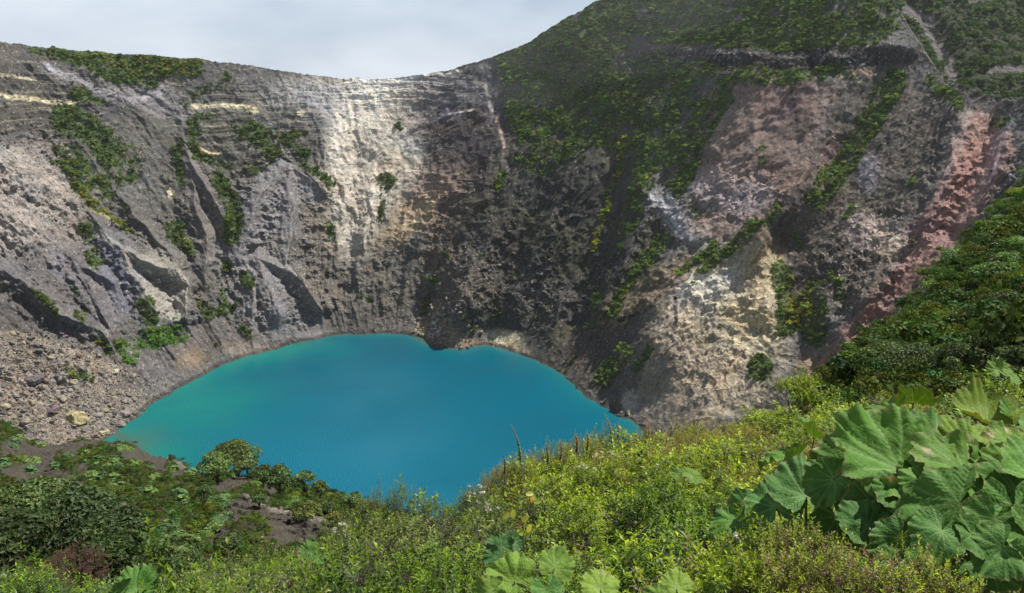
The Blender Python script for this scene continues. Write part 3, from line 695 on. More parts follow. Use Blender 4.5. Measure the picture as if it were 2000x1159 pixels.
def merge_instances(protos, which, pos, scale, rz, tone, up=None):
    Vs, Fs, Cs = [], [], []; off = 0
    for k, (V, f, c) in enumerate(protos):
        m = which == k
        if not m.any(): continue
        p, s, a, tn = pos[m], scale[m], rz[m], tone[m]
        ca_, sa_ = np.cos(a)[:, None], np.sin(a)[:, None]
        sv = V[None] * (s[:, None, :] if s.ndim == 2 else s[:, None, None])
        X = sv[..., 0] * ca_ - sv[..., 1] * sa_; Y = sv[..., 0] * sa_ + sv[..., 1] * ca_
        W = np.stack([X, Y, sv[..., 2]], -1) + p[:, None]
        n = len(p)
        Vs.append(W.reshape(-1, 3)); Cs.append((c[None] * tn[:, None]).reshape(-1, 3))
        Fs.append((f[None] + (np.arange(n) * len(V))[:, None, None]).reshape(-1, f.shape[1]) + off)
        off += n * len(V)
    return np.concatenate(Vs), np.concatenate(Fs), np.clip(np.concatenate(Cs), .004, .8)

def tubes(paths, sides=5):
    """paths: list of (points (n,3), radii (n)) -> one mesh's vertices and faces"""
    Vs, Fs = [], []; off = 0
    for P, R_ in paths:
        P = np.asarray(P, float); R_ = np.asarray(R_, float); n = len(P)
        t = np.gradient(P, axis=0); t /= np.linalg.norm(t, axis=1, keepdims=True) + 1e-9
        ref = np.array([.31, .95, .1]) if abs(t[0] @ np.array([.31, .95, .1])) < .9 else np.array([1., 0, 0])
        a = np.cross(t, ref); a /= np.linalg.norm(a, axis=1, keepdims=True) + 1e-9
        b_ = np.cross(t, a)
        th = np.linspace(0, 2 * np.pi, sides, endpoint=False)
        V = P[:, None] + R_[:, None, None] * (a[:, None] * np.cos(th)[None, :, None] + b_[:, None] * np.sin(th)[None, :, None])
        Vs.append(V.reshape(-1, 3))
        i = np.arange((n - 1) * sides); q = i // sides; s = i % sides; s2 = (s + 1) % sides
        Fs.append(np.stack([q * sides + s, q * sides + s2, (q + 1) * sides + s2, (q + 1) * sides + s], 1) + off)
        off += n * sides
    return np.concatenate(Vs), np.concatenate(Fs)

# ------------------------------------------------------------------ near slopes
def persp_sheet(cols_, nu, nv, t1=1.1, backs=((2, 4), (25, 40), (90, 120)), nb=24):
    """cols_: (px, edge_py, edge_Y, bottom_py, bottom_Y). A slope seen from its far edge down to the frame's bottom; falls away behind its edge."""
    c = np.array(cols_, float)
    t = np.linspace(0, 1, nu) * (len(c) - 1)
    span = np.concatenate([[0], np.cumsum(np.abs(np.diff(c[:, 0])))]); t = np.interp(np.linspace(0, span[-1], nu), span, np.arange(len(c)))
    k = catmull(c, t)
    s = np.linspace(0, t1, nv)[None]
    px = k[:, :1] + 0 * s; py = k[:, 1:2] + (k[:, 3:4] - k[:, 1:2]) * s
    iy = (1 - s) / k[:, 2:3] + s / k[:, 4:5]
    A = at(px, py, 1 / iy)
    e = A[:, 0]
    bp_ = np.array([(0, 0)] + [x for x in backs], float)
    tb = np.linspace(1, 0.02, nb) ** 1.6 * (len(bp_) - 1)
    bb = np.stack([np.interp(tb, np.arange(len(bp_)), bp_[:, i]) for i in range(2)], 1)
    dirn = e - CAM; dirn[:, 2] = 0; dirn /= np.linalg.norm(dirn, axis=1, keepdims=True)
    Bk = e[:, None] + dirn[:, None] * bb[None, :, :1]
    Bk[..., 2] -= bb[None, :, 1]
    return np.concatenate([Bk, A], 1), nb

# left spurs below the viewpoint
N1C = [(-420, 850, 250, 1230, 66), (-150, 830, 245, 1230, 64), (0, 824, 240, 1230, 62), (60, 866, 232, 1230, 62), (110, 870, 228, 1230, 60), (150, 862, 226, 1230, 60), (200, 864, 224, 1230, 60),
       (250, 866, 220, 1230, 60), (297, 893, 216, 1230, 60), (345, 900, 212, 1230, 60), (375, 922, 206, 1230, 60), (400, 928, 196, 1230, 60),
       (450, 926, 190, 1230, 60), (520, 940, 184, 1230, 60), (580, 952, 180, 1230, 60), (640, 966, 174, 1230, 58), (700, 980, 168, 1230, 58),
       (780, 1010, 158, 1240, 56), (900, 1060, 140, 1250, 54), (1100, 1090, 120, 1260, 50)]
SG, nb1 = persp_sheet(N1C, 620, 420)
sx, sy, sz = (SG[..., i].astype(np.float32) for i in range(3))
spx, spy = proj(SG); spx = spx.astype(np.float32); spy = spy.astype(np.float32)
sw = 8 * fbm(spx / 50, spy / 50, seed=301, o=4); swy = 8 * fbm(spx / 50, spy / 50, seed=303, o=4)
qx, qy = spx + sw, spy + swy
front = np.zeros(SG.shape[:2], np.float32); front[:, nb1:] = 1
front = front * sstep(0, 14, spy - np.interp(spx, [c[0] for c in N1C], [c[1] for c in N1C]))
d_ = np.zeros_like(spx)
for pts, amp, w in [([(395, 925), (350, 970), (300, 1010), (255, 1040)], 9, 70), ([(372, 930), (330, 955), (250, 975), (240, 1000)], -7, 34),
                    ([(476, 973), (525, 991), (588, 1012), (650, 1020)], 7, 24), ([(470, 925), (500, 975), (430, 1060)], 4, 40),
                    ([(100, 880), (120, 940), (150, 980)], 5, 50), ([(200, 880), (230, 940), (240, 1010)], 5, 45), ([(560, 1040), (600, 1100)], -6, 50),
                    ([(175, 1000), (215, 985), (240, 990)], 5, 24), ([(20, 850), (20, 950)], -4, 40), ([(440, 1010), (410, 1080)], -4, 20)]:
    d_ += amp * np.clip(1 - (seg_dist(qx, qy, pts) / w) ** 1.3, 0, 1)
d_ += 3.0 * ridged(sx / 16, sy / 16, sz / 30, seed=311, o=4, g=.55) + 2.2 * fbm(sx / 9, sy / 9, sz / 9, seed=313, o=4)
tcm = CAM - SG; tcm /= np.linalg.norm(tcm, axis=-1, keepdims=True)
sn = grid_normals(SG)
SG = SG + tcm * (d_ * front)[..., None] + sn * (.9 * fbm(sx / 2.2, sy / 2.2, sz / 2.2, seed=315, o=3, g=.6) + .35 * ridged(sx / 3, sy / 3, sz / 5, seed=317, o=3))[..., None]
def pmask(x, y, polys, w=5):
    m = np.zeros(x.shape, np.float32)
    for p in polys: m = np.maximum(m, in_poly(x, y, p))
    return m
barep = [[(0, 830), (60, 862), (250, 862), (375, 920), (330, 940), (280, 905), (190, 900), (160, 960), (130, 1000), (60, 960), (0, 930)],
         [(130, 950), (200, 975), (240, 985), (245, 1010), (190, 1030), (160, 1010)],
         [(430, 945), (460, 925), (495, 930), (490, 950), (430, 975), (410, 985), (415, 960)],
         [(440, 1000), (475, 972), (525, 990), (588, 1010), (648, 1018), (640, 1045), (600, 1060), (560, 1085), (535, 1075), (515, 1010), (470, 1005), (420, 1085), (405, 1080)],
         [(505, 950), (530, 945), (545, 975), (520, 985)], [(300, 880), (370, 915), (350, 940), (290, 920)]]
bare1 = pmask(qx, qy, barep)
veg1 = [([(0, 850), (40, 840)], 16), ([(60, 868), (78, 862)], 9), ([(165, 880), (170, 900)], 12), ([(205, 900), (215, 960)], 34), ([(235, 868), (258, 868)], 12), ([(10, 905), (30, 900)], 14), ([(330, 915)], 10), ([(120, 900), (150, 930)], 14)]
vm1 = 1 - bare1
for pts, w in veg1: vm1 = np.maximum(vm1, (1 - sstep(.6, 1.2, seg_dist(qx, qy, pts) / w)))
vm1 = np.clip(vm1 * (1 + .8 * fbm(sx / 6, sy / 6, sz / 6, seed=321, o=4)) + .1 * fbm(sx / 2, sy / 2, seed=323, o=2), 0, 1)
SC = np.ones(SG.shape) * lin((74, 68, 58)) * (1 + .5 * fbm(sx / 5, sy / 5, sz / 2.5, seed=325, o=6, g=.7) + .25 * ridged(sx / 9, sy / 9, sz / 1.6, seed=327, o=2))[..., None]
pale = np.maximum(1 - sstep(3, 8, seg_dist(qx, qy, [(476, 973), (525, 991), (588, 1012), (650, 1020)])), .8 * (1 - sstep(14, 30, seg_dist(qx, qy, [(185, 1010), (235, 990)]))))
pale = np.maximum(pale, .7 * (1 - sstep(3, 9, seg_dist(qx, qy, [(320, 890), (372, 920)]))))
SC += (lin((142, 134, 122)) - SC) * (pale * (.6 + .8 * fbm(sx / 2, sy / 2, sz / 2, seed=329, o=3)).clip(0, 1))[..., None]
under = lin((62, 60, 30)) * (1 + .5 * fbm(sx / 7, sy / 7, sz / 7, seed=331, o=4))[..., None] * (1 + .25 * fbm(sx / 12, sy / 12, seed=333, o=2)[..., None] * np.array([1, 0, -.5]))
gcov = sstep(.35, .7, vm1)
SC += (under - SC) * (gcov * .9)[..., None]
tag(mesh('near_slope', SG, grid_faces(*SG.shape[:2]), M_near, np.clip(SC * K, .008, .6).reshape(-1, 3)), 'eroded dark spurs with green cover below the viewpoint', kind='structure')
SN = grid_normals(SG)

# dark hillside on the right
N2C_ = [(1440, 842, 60, 880, 40), (1520, 812, 70, 860, 36), (1580, 784, 78, 845, 32), (1640, 728, 92, 830, 28), (1690, 680, 106, 820, 26), (1740, 622, 122, 810, 25), (1785, 572, 135, 800, 24), (1830, 520, 148, 800, 23),
       (1870, 482, 160, 790, 22), (1905, 448, 170, 790, 22), (1950, 392, 182, 790, 21), (2000, 338, 195, 790, 20), (2100, 240, 210, 790, 20), (2300, 90, 230, 800, 18), (2700, -100, 240, 800, 16)]
N2C = [(a + 22, b_ + 20, c_, d_2, e_2) for a, b_, c_, d_2, e_2 in N2C_]
RG, nb2 = persp_sheet(N2C, 420, 420, t1=1.25)
rx_, ry_, rz_ = (RG[..., i].astype(np.float32) for i in range(3))
rpx, rpy = proj(RG); rpx = rpx.astype(np.float32); rpy = rpy.astype(np.float32)
rn = grid_normals(RG)
near_amt = np.clip(np.linalg.norm(RG - CAM, axis=-1) / 120, .15, 1)
rd = 2.6 * ridged(rx_ / 26, ry_ / 26, rz_ / 26, seed=341, o=3) + 1.6 * fbm(rx_ / 9, ry_ / 9, rz_ / 9, seed=343, o=4)
RG = RG + rn * (rd * near_amt)[..., None]
rbare = 1 - sstep(13, 24, seg_dist(rpx + 8 * fbm(rpx / 20, rpy / 20, seed=3), rpy + 6 * fbm(rpx / 14, rpy / 14, seed=5), [(1840, 520), (1820, 590), (1740, 650), (1700, 690)]))
rbare = np.maximum(rbare, .6 * (1 - sstep(4, 10, seg_dist(rpx, rpy, [(1870, 470), (1850, 530)]))))
rbare *= np.clip(.8 + 1.0 * fbm(rx_ / 5, ry_ / 5, rz_ / 5, seed=345, o=3), 0, 1)
RC = np.ones(RG.shape) * lin((50, 52, 28)) * (1 + .45 * fbm(rx_ / 8, ry_ / 8, rz_ / 8, seed=347, o=4))[..., None]
RC += (lin((104, 98, 94)) * (1 + .5 * fbm(rx_ / 3, ry_ / 3, rz_ / 3, seed=349, o=4, g=.6))[..., None] - RC) * rbare[..., None]
tag(mesh('right_hillside', RG, grid_faces(*RG.shape[:2]), M_near, np.clip(RC * K, .008, .6).reshape(-1, 3)), 'dark scrub covered hillside falling to the crater at right', kind='structure')
RN = grid_normals(RG)

# foreground ground under the shrubs: (px, edge py, edge Y) of the shrub tops and (1159, bottom Y)
FE = np.array([(-400, 1105, 30, 11), (-100, 1100, 28, 10), (100, 1110, 26, 9), (250, 1118, 22, 7.5), (400, 1092, 15, 6.4), (560, 1078, 14, 5.8), (640, 1050, 14, 5.6), (700, 998, 14, 5.4), (760, 975, 14, 5.3), (830, 985, 14, 5.2), (880, 990, 14, 5.1),
               (930, 962, 15, 5), (960, 925, 16, 5), (1000, 892, 17, 5), (1100, 872, 18, 5), (1200, 848, 21, 5), (1300, 838, 24, 5), (1450, 806, 26, 5), (1580, 775, 25, 5),
               (1700, 765, 23, 5), (1850, 742, 20, 4.8), (2000, 722, 18, 4.6), (2200, 700, 17, 4.5), (2700, 660, 16, 4.2)])
def fore_Y(px, py):
    e = np.interp(px, FE[:, 0], FE[:, 1]); eY = np.interp(px, FE[:, 0], FE[:, 2]); bY = np.interp(px, FE[:, 0], FE[:, 3])
    t = (py - e) / (1159 - e)
    return 1 / np.maximum((1 - t) / eY + t / bY, .01)
COVER = 1.0
fcols = [(a, b_, c_, 1159, d2) for a, b_, c_, d2 in FE]
QG, nb3 = persp_sheet(fcols, 260, 200, t1=1.0, backs=((1.5, 1.6), (10, 14), (40, 60), (90, 110)), nb=30)
QG[..., 2] -= COVER
last = QG[:, -1]
ext = np.linspace(.1, 1, 14)[None, :, None]
tgt = last.copy(); tgt[:, 0] = last[:, 0] * 1.0; tgt[:, 1] = -14; tgt[:, 2] = EYE - 1.3
E_ = last[:, None] + (tgt - last)[:, None] * ext
sm = np.minimum(last[:, 2], EYE - 1.8)
E_[..., 2] = last[:, None, 2] + (tgt[:, None, 2] - last[:, None, 2]) * ext[..., 0] ** .7
E_[..., 2] = np.minimum(E_[..., 2], EYE - 1.7)
QG = np.concatenate([QG, E_], 1)
qx3, qy3 = QG[..., 0].astype(np.float32), QG[..., 1].astype(np.float32)
QG[..., 2] += .12 * fbm(qx3 / 1.2, qy3 / 1.2, seed=351, o=4)
QC = np.ones(QG.shape) * lin((58, 50, 34)) * (1 + .5 * fbm(qx3 / .8, qy3 / .8, seed=353, o=5))[..., None]
tag(mesh('crater_rim_ground', QG, grid_faces(*QG.shape[:2]), M_fore, np.clip(QC * .7, .005, .5).reshape(-1, 3)), 'dark soil of the rim under the foreground shrubs', kind='structure')
#PART3
# ------------------------------------------------------------------ distant vegetation and rocks
def scatter(Gd, N_, dens, n, seed, lo=None):
    r = np.random.default_rng(seed)
    p = dens.ravel().astype(float); p = p / p.sum()
    k = r.choice(len(p), n, p=p, replace=True)
    P = Gd.reshape(-1, 3)[k] + r.normal(size=(n, 3)) * [.5, .5, .1]
    return P, N_.reshape(-1, 3)[k], k

area = np.abs(np.cross(np.gradient(G, axis=0), np.gradient(G, axis=1))); area = np.linalg.norm(area, axis=-1).astype(np.float32)
vis = (PX > -120) & (PX < 2120) & (PY > -120) & (PY < 900) & (vv < .992) & (G[..., 2] > 1.0)
far_protos = [clump(400 + i, 5, 80, .22, colr=(.092, .150, .032)) for i in range(5)]
dv = area * vis * (np.clip(veg, 0, 1) ** 1.1 + .014 + .09 * blob(1120, 480, 190, 230) + .05 * blob(400, 260, 330, 130) + .02 * blob(600, 500, 500, 150) + .03 * blob(1750, 380, 200, 220))
nW = 28000
P, Nn, k = scatter(G, WN, dv, nW, 11)
vk = veg.ravel()[k]
ppx, ppy = PX.ravel()[k], PY.ravel()[k]
size = np.exp(rng.normal(-.1, .55, nW)) * np.where(vk > .3, 1.15, .62)
size = np.minimum(size, 3.2)
dark = ((ppx > 1000) | (size < .8))
top_ = (ppx > 950) & (vk > .3)
tone = rng.uniform(.5, 1.45, nW) * np.where(dark, .85, 1.15) * np.where(top_, 1.75, 1)  # plants of the right hand slopes coloured brighter to offset the shading there
size = size * np.where(top_, .98, 1)
hue = rng.random(nW)
tcol = np.ones((nW, 3)) * tone[:, None]
tcol[:, 0] *= np.where(hue > .88, 1.5, 1.0); tcol[:, 1] *= np.where(hue > .88, 1.12, 1.0)
yel = (seg_dist(ppx, ppy, [(1220, 260), (1205, 330), (1185, 400), (1155, 490)]) < 12) | (seg_dist(ppx, ppy, [(150, 375), (215, 425), (255, 450)]) < 14) | (seg_dist(ppx, ppy, [(1560, 540), (1560, 620)]) < 26) | (in_poly(ppx, ppy, [(110, 90), (400, 120), (380, 150), (260, 150)]))
tcol[yel] *= [1.9, 1.35, .8]
brt = seg_dist(ppx, ppy, [(240, 680), (350, 655)]) < 40
tcol[brt] *= [1.0, 1.5, .9]
P = P - Nn * (size * .25)[:, None]
sc3 = np.stack([size, size, size * rng.uniform(.7, 1.1, nW)], 1)
which = rng.integers(0, 5, nW)
rz = rng.random(nW) * 6.28
shows = size * np.where((ppx > 0) & (ppx < 2000) & (ppy > 0), 1, 0)
pick = np.argsort(-shows)[:230]
rest = np.ones(nW, bool); rest[pick] = False
V, f, c = merge_instances(far_protos, which[rest], P[rest], sc3[rest], rz[rest], tcol[rest])
tag(mesh('wall_scrub', V, f, M_far, c, smooth=False), 'low green scrub speckling and carpeting the crater wall', 'scrub', kind='stuff')
base_me = []
for i in range(5):
    for tn in ((.75, .75, .75), (1.0, 1.0, 1.0), (1.5, 1.2, .9)):
        V, f, c = far_protos[i]
        o = mesh('shrub', V, f, M_far, np.clip(c * np.array(tn), 0, 1), smooth=False, link=False)
        base_me.append(o.data)
def region(x, y):
    if x < 420:
        if y < 165: return 'rounded shrub in the green patch under the upper left rim'
        if y < 400: return 'dark green shrub in the overgrown gully of the left wall'
        return 'green shrub low on the gullied left wall above the shore'
    if x < 690:
        if y < 400: return 'green shrub on the layered ledges left of the pale scar'
        return 'green shrub between the grey ash cones of the left wall'
    if x < 950: return 'small green shrub on the pale bare face under the far rim'
    if y < 300 and x < 1300: return 'dark shrub on the steep green shoulder right of the pale scar'
    if y < 110: return 'shrub on the green mountain top above the dark cliff band'
    if x < 1330 and y >= 300: return 'small dark shrub on the dark speckled central right face'
    if x < 1560 and y < 460: return 'shrub around the pink cliff on the right wall'
    if y < 460: return 'shrub in the green diagonal gully beside the pink cliff'
    if x < 1530: return 'shrub on or beside the yellow and white cliff'
    return 'shrub in the hollow between yellow cliff and red streaked slope'
def far_thing(i, p, s, a, label, cat='shrub', group=None, name='shrub', mi=None):
    o = bpy.data.objects.new(name, base_me[mi if mi is not None else random.randrange(len(base_me))])
    col.objects.link(o); o.location = p; o.scale = s; o.rotation_euler = (0, 0, a)
    tag(o, label, cat, group)
    return o
for i in pick:
    rg = region(ppx[i], ppy[i])
    far_thing(i, P[i], sc3[i] * 1.1, rz[i], rg, group='shrubs: ' + rg)

# rest of mountain, right hillside, near slope carpets
r2 = np.random.default_rng(5)
def carpet(name, Gd, N_, dens, n, smed, seed, label, tones, protos=far_protos, sink=.3, mat=None):
    P, Nn, k = scatter(Gd, N_, dens, n, seed)
    s = np.exp(r2.normal(0, .4, n)) * smed
    P = P - Nn * (s * sink)[:, None]
    t = np.array(tones)[r2.integers(0, len(tones), n)] * r2.uniform(.7, 1.25, (n, 1))
    V, f, c = merge_instances(protos, r2.integers(0, len(protos), n), P, s, r2.random(n) * 6.28, t)
    return tag(mesh(name, V, f, mat or M_far, c, smooth=False), label, 'scrub', kind='stuff')
far_area = np.linalg.norm(np.cross(np.gradient(FG, axis=0), np.gradient(FG, axis=1)), axis=-1)
fv = (fpx > 1700) & (fpx < 2100) & (fpy > -60) & (fpy < 260)
carpet('mountain_scrub', FG, FN, far_area * fveg ** 3 * fv, 2600, 2.2, 21, 'dark green scrub covering the mountain flank behind the lip', [(.8, .85, .8), (.9, 1, .7), (.7, .8, .8)])

rar = np.linalg.norm(np.cross(np.gradient(RG, axis=0), np.gradient(RG, axis=1)), axis=-1)
rv = (rpx > 1400) & (rpx < 2150) & (rpy > 150) & (rpy < 850)
rdist = np.linalg.norm(RG - CAM, axis=-1)
cp_mid = [clump(420 + i, 7, 700, .075, colr=(.060, .090, .024)) for i in range(4)]
wgt = rar * rv * np.clip(1 - 1.2 * rbare, 0, 1) / np.maximum(rdist / 100, .5) ** 1.2
wgt[:, :nb2 - 3] = 0; wgt[rpx < 1610] = 0
carpet('hillside_scrub', RG, RN, wgt, 2600, .6, 23, 'dark scrub carpeting the right hillside', [(1.0, 1.1, .9), (1.5, 1.4, .8), (1.2, 1.5, 1.0), (1.4, 1.15, .7)], cp_mid)

sar = np.linalg.norm(np.cross(np.gradient(SG, axis=0), np.gradient(SG, axis=1)), axis=-1)
svv = (spx > -60) & (spx < 800) & (spy < 1180)
w1_ = sar * svv * np.clip(gcov, 0, 1) * np.clip(vm1, 0, 1)
w1_[:, :nb1 - 2] = 0
tt = [(1.7, 1.5, .5), (.9, .9, .6), (1.2, 1.5, .7), (1.25, 1.05, .65)]
carpet('spur_scrub', SG, SN, w1_, 4200, .62, 25, 'olive and brown low scrub matting the near spurs', tt, cp_mid)

# ------------------------------------------------------------------ boulders on the left debris slope and at the cape
def rock(seed, n=3):
    import bmesh
    bm = bmesh.new(); bmesh.ops.create_icosphere(bm, subdivisions=n, radius=1)
    V = np.array([v.co[:] for v in bm.verts]); f = np.array([[v.index for v in q.verts] for q in bm.faces]); bm.free()
    r = np.random.default_rng(seed)
    for _ in range(9):
        d = r.normal(size=3); d /= np.linalg.norm(d); h = r.uniform(.55, .85)
        q = V @ d; V = V - np.maximum(q - h, 0)[:, None] * d
    V = V * (1 + .10 * fbm(V[:, 0] * 2 + seed, V[:, 1] * 2, V[:, 2] * 2, seed=seed, o=3))[:, None]
    V = V * r.uniform(.7, 1.2, 3) * [1, 1, .8]
    c = np.ones((len(V), 3)) * (1 + .25 * fbm(V[:, 0] * 3, V[:, 1] * 3, V[:, 2] * 3, seed=seed + 9, o=3))[:, None]
    return V, f, c
rock_p = [rock(500 + i, 2) for i in range(7)]
rock_tone = [lin((148, 142, 132)), lin((128, 122, 117)), lin((160, 150, 124)), lin((112, 107, 105)), lin((136, 120, 110))]
rock_me = []
for i in range(7):
    for tn in rock_tone:
        V, f, c = rock_p[i]
        rock_me.append(mesh('boulder', V, f, M_rock, c * tn * K, smooth=False, link=False).data)
tal = area * (PX > -60) * (PX < 1050) * (vv < 1) * (G[..., 2] > .3) * (.95 * blob(100, 770, 170, 95, 12) + .5 * blob(215, 790, 30, 50) + .35 * blob(60, 680, 120, 30, 10)) * (PY > 640)
tal = tal + area * (vv < 1) * (G[..., 2] > -.3) * (G[..., 2] < 2.2) * (PX > 215) * (PX < 1240) * .10 * np.clip(.3 + fbm(S / 20, 0 * S, seed=63, o=3), 0, 1)
cape = area * (vv < 1) * (G[..., 2] > .2) * blob(870, 640, 55, 45)
P, Nn, k = scatter(G, WN, tal, 6800, 31)
s = np.exp(rng.normal(-.85, .6, 6800)); s = np.minimum(s, 2.2)
P2, N2_, k2 = scatter(G, WN, cape, 900, 33)
s2 = np.minimum(np.exp(rng.normal(-.3, .5, 900)), 2.4)
P, s = np.concatenate([P, P2]), np.concatenate([s, s2])
o_ = np.argsort(-s); P, s = P[o_], s[o_]
nI = 230
tn = np.array(rock_tone)[rng.integers(0, 5, len(s))] * K * rng.uniform(.8, 1.25, (len(s), 1))
V, f, c = merge_instances([rock(520 + i, 1) for i in range(4)], rng.integers(0, 4, len(s) - nI), P[nI:], s[nI:], rng.random(len(s)) * 6.28 if False else rng.random(len(s) - nI) * 6.28, tn[nI:])
tag(mesh('rubble', V, f, M_rock, c, smooth=False), 'loose tan and grey rubble on the debris slope and cape', 'rubble', kind='stuff')
for i in range(nI):
    x_, y_ = proj(P[i])
    o = bpy.data.objects.new('boulder', random.choice(rock_me)); col.objects.link(o)
    o.location = P[i]; o.scale = (s[i] * 1.1,) * 3; o.rotation_euler = (random.uniform(-.4, .4), random.uniform(-.4, .4), random.random() * 6.28)
    if x_ > 700: tag(o, 'tan boulder in the rock fall forming the cape on the far shore', 'boulder', 'boulders of the far cape')
    elif y_ > 770: tag(o, 'angular boulder on the lower debris slope at the left shore', 'boulder', 'boulders of the lower debris slope')
    else: tag(o, 'angular boulder on the upper debris slope at the left edge', 'boulder', 'boulders of the upper debris slope')
def wall_at(px, py):
    m = (vv > 0) & (vv < 1)
    d = np.where(m, (PX - px) ** 2 + (PY - py) ** 2, 1e12)
    i = np.unravel_index(np.argmin(d), d.shape)
    return G[i], WN[i]
def ray_wall(px, py):
    gx, gy = proj(G)
    d = np.where((vv > 0) & (vv < 1), (gx - px) ** 2 + (gy - py) ** 2, 1e12)
    i = np.unravel_index(np.argmin(d), d.shape)
    return G[i]
for px, py, wpx, tcl, lab in [(150, 818, 34, (178, 166, 122), 'large pale yellow boulder in the middle of the debris slope'),
                              (224, 727, 17, (196, 188, 160), 'whitish boulder standing above the left shore beside a small green plant'),
                              (211, 732, 9, (140, 138, 140), 'small grey boulder touching the whitish boulder above the shore'),
                              (234, 830, 18, (140, 132, 128), 'round grey boulder at the water edge of the left shore'),
                              (242, 812, 22, (150, 142, 136), 'broad pale boulder where the debris slope enters the lake'),
                              (203, 846, 19, (186, 172, 136), 'cream boulder just behind the dark spur at the left shore'),
                              (66, 742, 30, (112, 104, 104), 'dark slab boulder jutting from the upper debris slope'),
                              (105, 800, 26, (128, 112, 112), 'reddish grey tilted boulder left of the large yellow one'),
                              (8, 796, 18, (170, 158, 128), 'cream boulder at the far left edge of the debris slope'),
                              (670, 555, 16, (96, 90, 86), 'lone dark boulder perched above the far shore'),
                              (265, 796, 5, (196, 190, 180), 'tiny white boulder on the wet black beach'),
                              (1228, 806, 14, (150, 150, 110), 'mossy yellow boulder in the water at the right shore')]:
    p = ray_wall(px, py) if px > 0 else None
    dist = np.linalg.norm(p - CAM)
    V, f, c = rock(int(px * 7 + py), 3)
    o = mesh('boulder', V, f, M_rock, c * lin(tcl) * K, smooth=False)
    o.location = p; sz_ = wpx / 2 * dist / F * 1.05; o.scale = (sz_, sz_, sz_ * .9)
    tag(o, lab, 'boulder')
#PART4
# ------------------------------------------------------------------ surface lookups
def looker(Gd, Nn, mask):
    gx, gy = proj(Gd); gx = np.where(mask, gx, 1e9)
    Gf, Nf = Gd.reshape(-1, 3), Nn.reshape(-1, 3); gx = gx.ravel(); gy = gy.ravel()
    def f(px, py):
        d = (gx - px) ** 2 + (gy - py) ** 2
        # nearest to the eye among the close hits
        i = np.argmin(d); c = np.where(d < d[i] + 16)[0]
        j = c[np.argmin(Gf[c, 1])]
        return Gf[j].copy(), Nf[j]
    return f
ms = np.zeros(SG.shape[:2], bool); ms[:, nb1 - 2:] = True
spur_at = looker(SG, SN, ms)
ms = np.zeros(RG.shape[:2], bool); ms[:, nb2 - 2:] = True
hill_at = looker(RG, RN, ms)
ORD = ['first', 'second', 'third', 'fourth', 'fifth', 'sixth', 'seventh', 'eighth', 'ninth', 'tenth', 'eleventh', 'twelfth', 'thirteenth', 'fourteenth',
       'fifteenth', 'sixteenth', 'seventeenth', 'eighteenth', 'nineteenth', 'twentieth'] + ['twenty-' + q for q in ('first', 'second', 'third', 'fourth', 'fifth', 'sixth', 'seventh', 'eighth', 'ninth')] + \
      ['thirtieth'] + ['thirty-' + q for q in ('first', 'second', 'third', 'fourth', 'fifth', 'sixth', 'seventh', 'eighth', 'ninth')] + ['fortieth'] + ['forty-' + q for q in ('first', 'second', 'third', 'fourth', 'fifth')]

# ------------------------------------------------------------------ trees and bushes on the near spurs and the hillside
def crown_parts(seed, R, Hh, nl, leaf, colr, nq, vary=.3, dome=.8):
    """a crown of many small leaf clumps on overlapping lobes; returns leaf geometry and lobe centres (base at z=0)"""
    r = np.random.default_rng(seed)
    th = r.random(nl) * 6.28; rr = np.sqrt(r.random(nl)) * .68
    cen = np.stack([rr * np.cos(th) * R, rr * np.sin(th) * R, Hh * (.98 - .62 * rr ** 2 * r.uniform(.6, 1.4, nl)) * dome], 1)
    rad = R * r.uniform(.24, .44, nl)
    k = r.integers(0, nl, nq)
    d = r.normal(size=(nq, 3)); d /= np.linalg.norm(d, axis=1, keepdims=True)
    d[:, 2] = np.where(d[:, 2] < -.3, -d[:, 2], d[:, 2])
    P = cen[k] + d * (rad[k] * r.uniform(.8, 1.06, nq))[:, None] * [1, 1, .72]
    V, f = quads(P, d, r.uniform(.6, 1.35, nq) * leaf, .62, .6, r)
    tone = r.uniform(1 - vary * 1.4, 1 + vary * 1.4, nl)[k] * r.uniform(.7, 1.35, nq)
    c = 1.35 * np.array(colr)[None] * tone[:, None] * (1 + .15 * r.normal(size=(nq, 1)) * np.array([1.0, .1, -.3]))
    return V, f, np.repeat(np.clip(c, .004, 1), 4, 0), cen

def bush(name, pos, wpx, hpx, colr, label, cat, leaf=None, nl=12, nq=None, seed=None, mat=None, trunk=True, group=None):
    dist = np.linalg.norm(np.asarray(pos) - CAM)
    R = wpx / 2 * dist / F * 1.06; Hh = hpx * dist / F
    seed = seed or int(abs(pos[0] * 13 + pos[1] * 7)) + 1
    leaf = leaf or max(.05, .0015 * dist)
    nq = nq or int(min(16000, 1.5 * 6.28 * R * max(R, Hh) / leaf ** 2 * .8))
    e = empty(name, pos)
    V, f, c, cen = crown_parts(seed, R, Hh, nl, leaf, colr, nq)
    mesh('crown', V, f, mat or M_crown, c, smooth=False, parent=e)
    r = np.random.default_rng(seed + 5)
    paths = [(np.array([[0, 0, -.6], [.05 * R, 0, Hh * .25], [0, .04 * R, Hh * .5]]), np.array([.07, .055, .04]) * max(R, .6))]
    for q in cen[:8]:
        m_ = q * [.4, .4, .55] + r.normal(size=3) * .06 * R
        paths.append((np.array([[0, 0, Hh * .12], m_, q]), np.array([.04, .028, .012]) * max(R, .6)))
    V, f = tubes(paths, 5)
    mesh('trunk', V, f, M_bark, parent=e)
    return tag(e, label, cat, group)

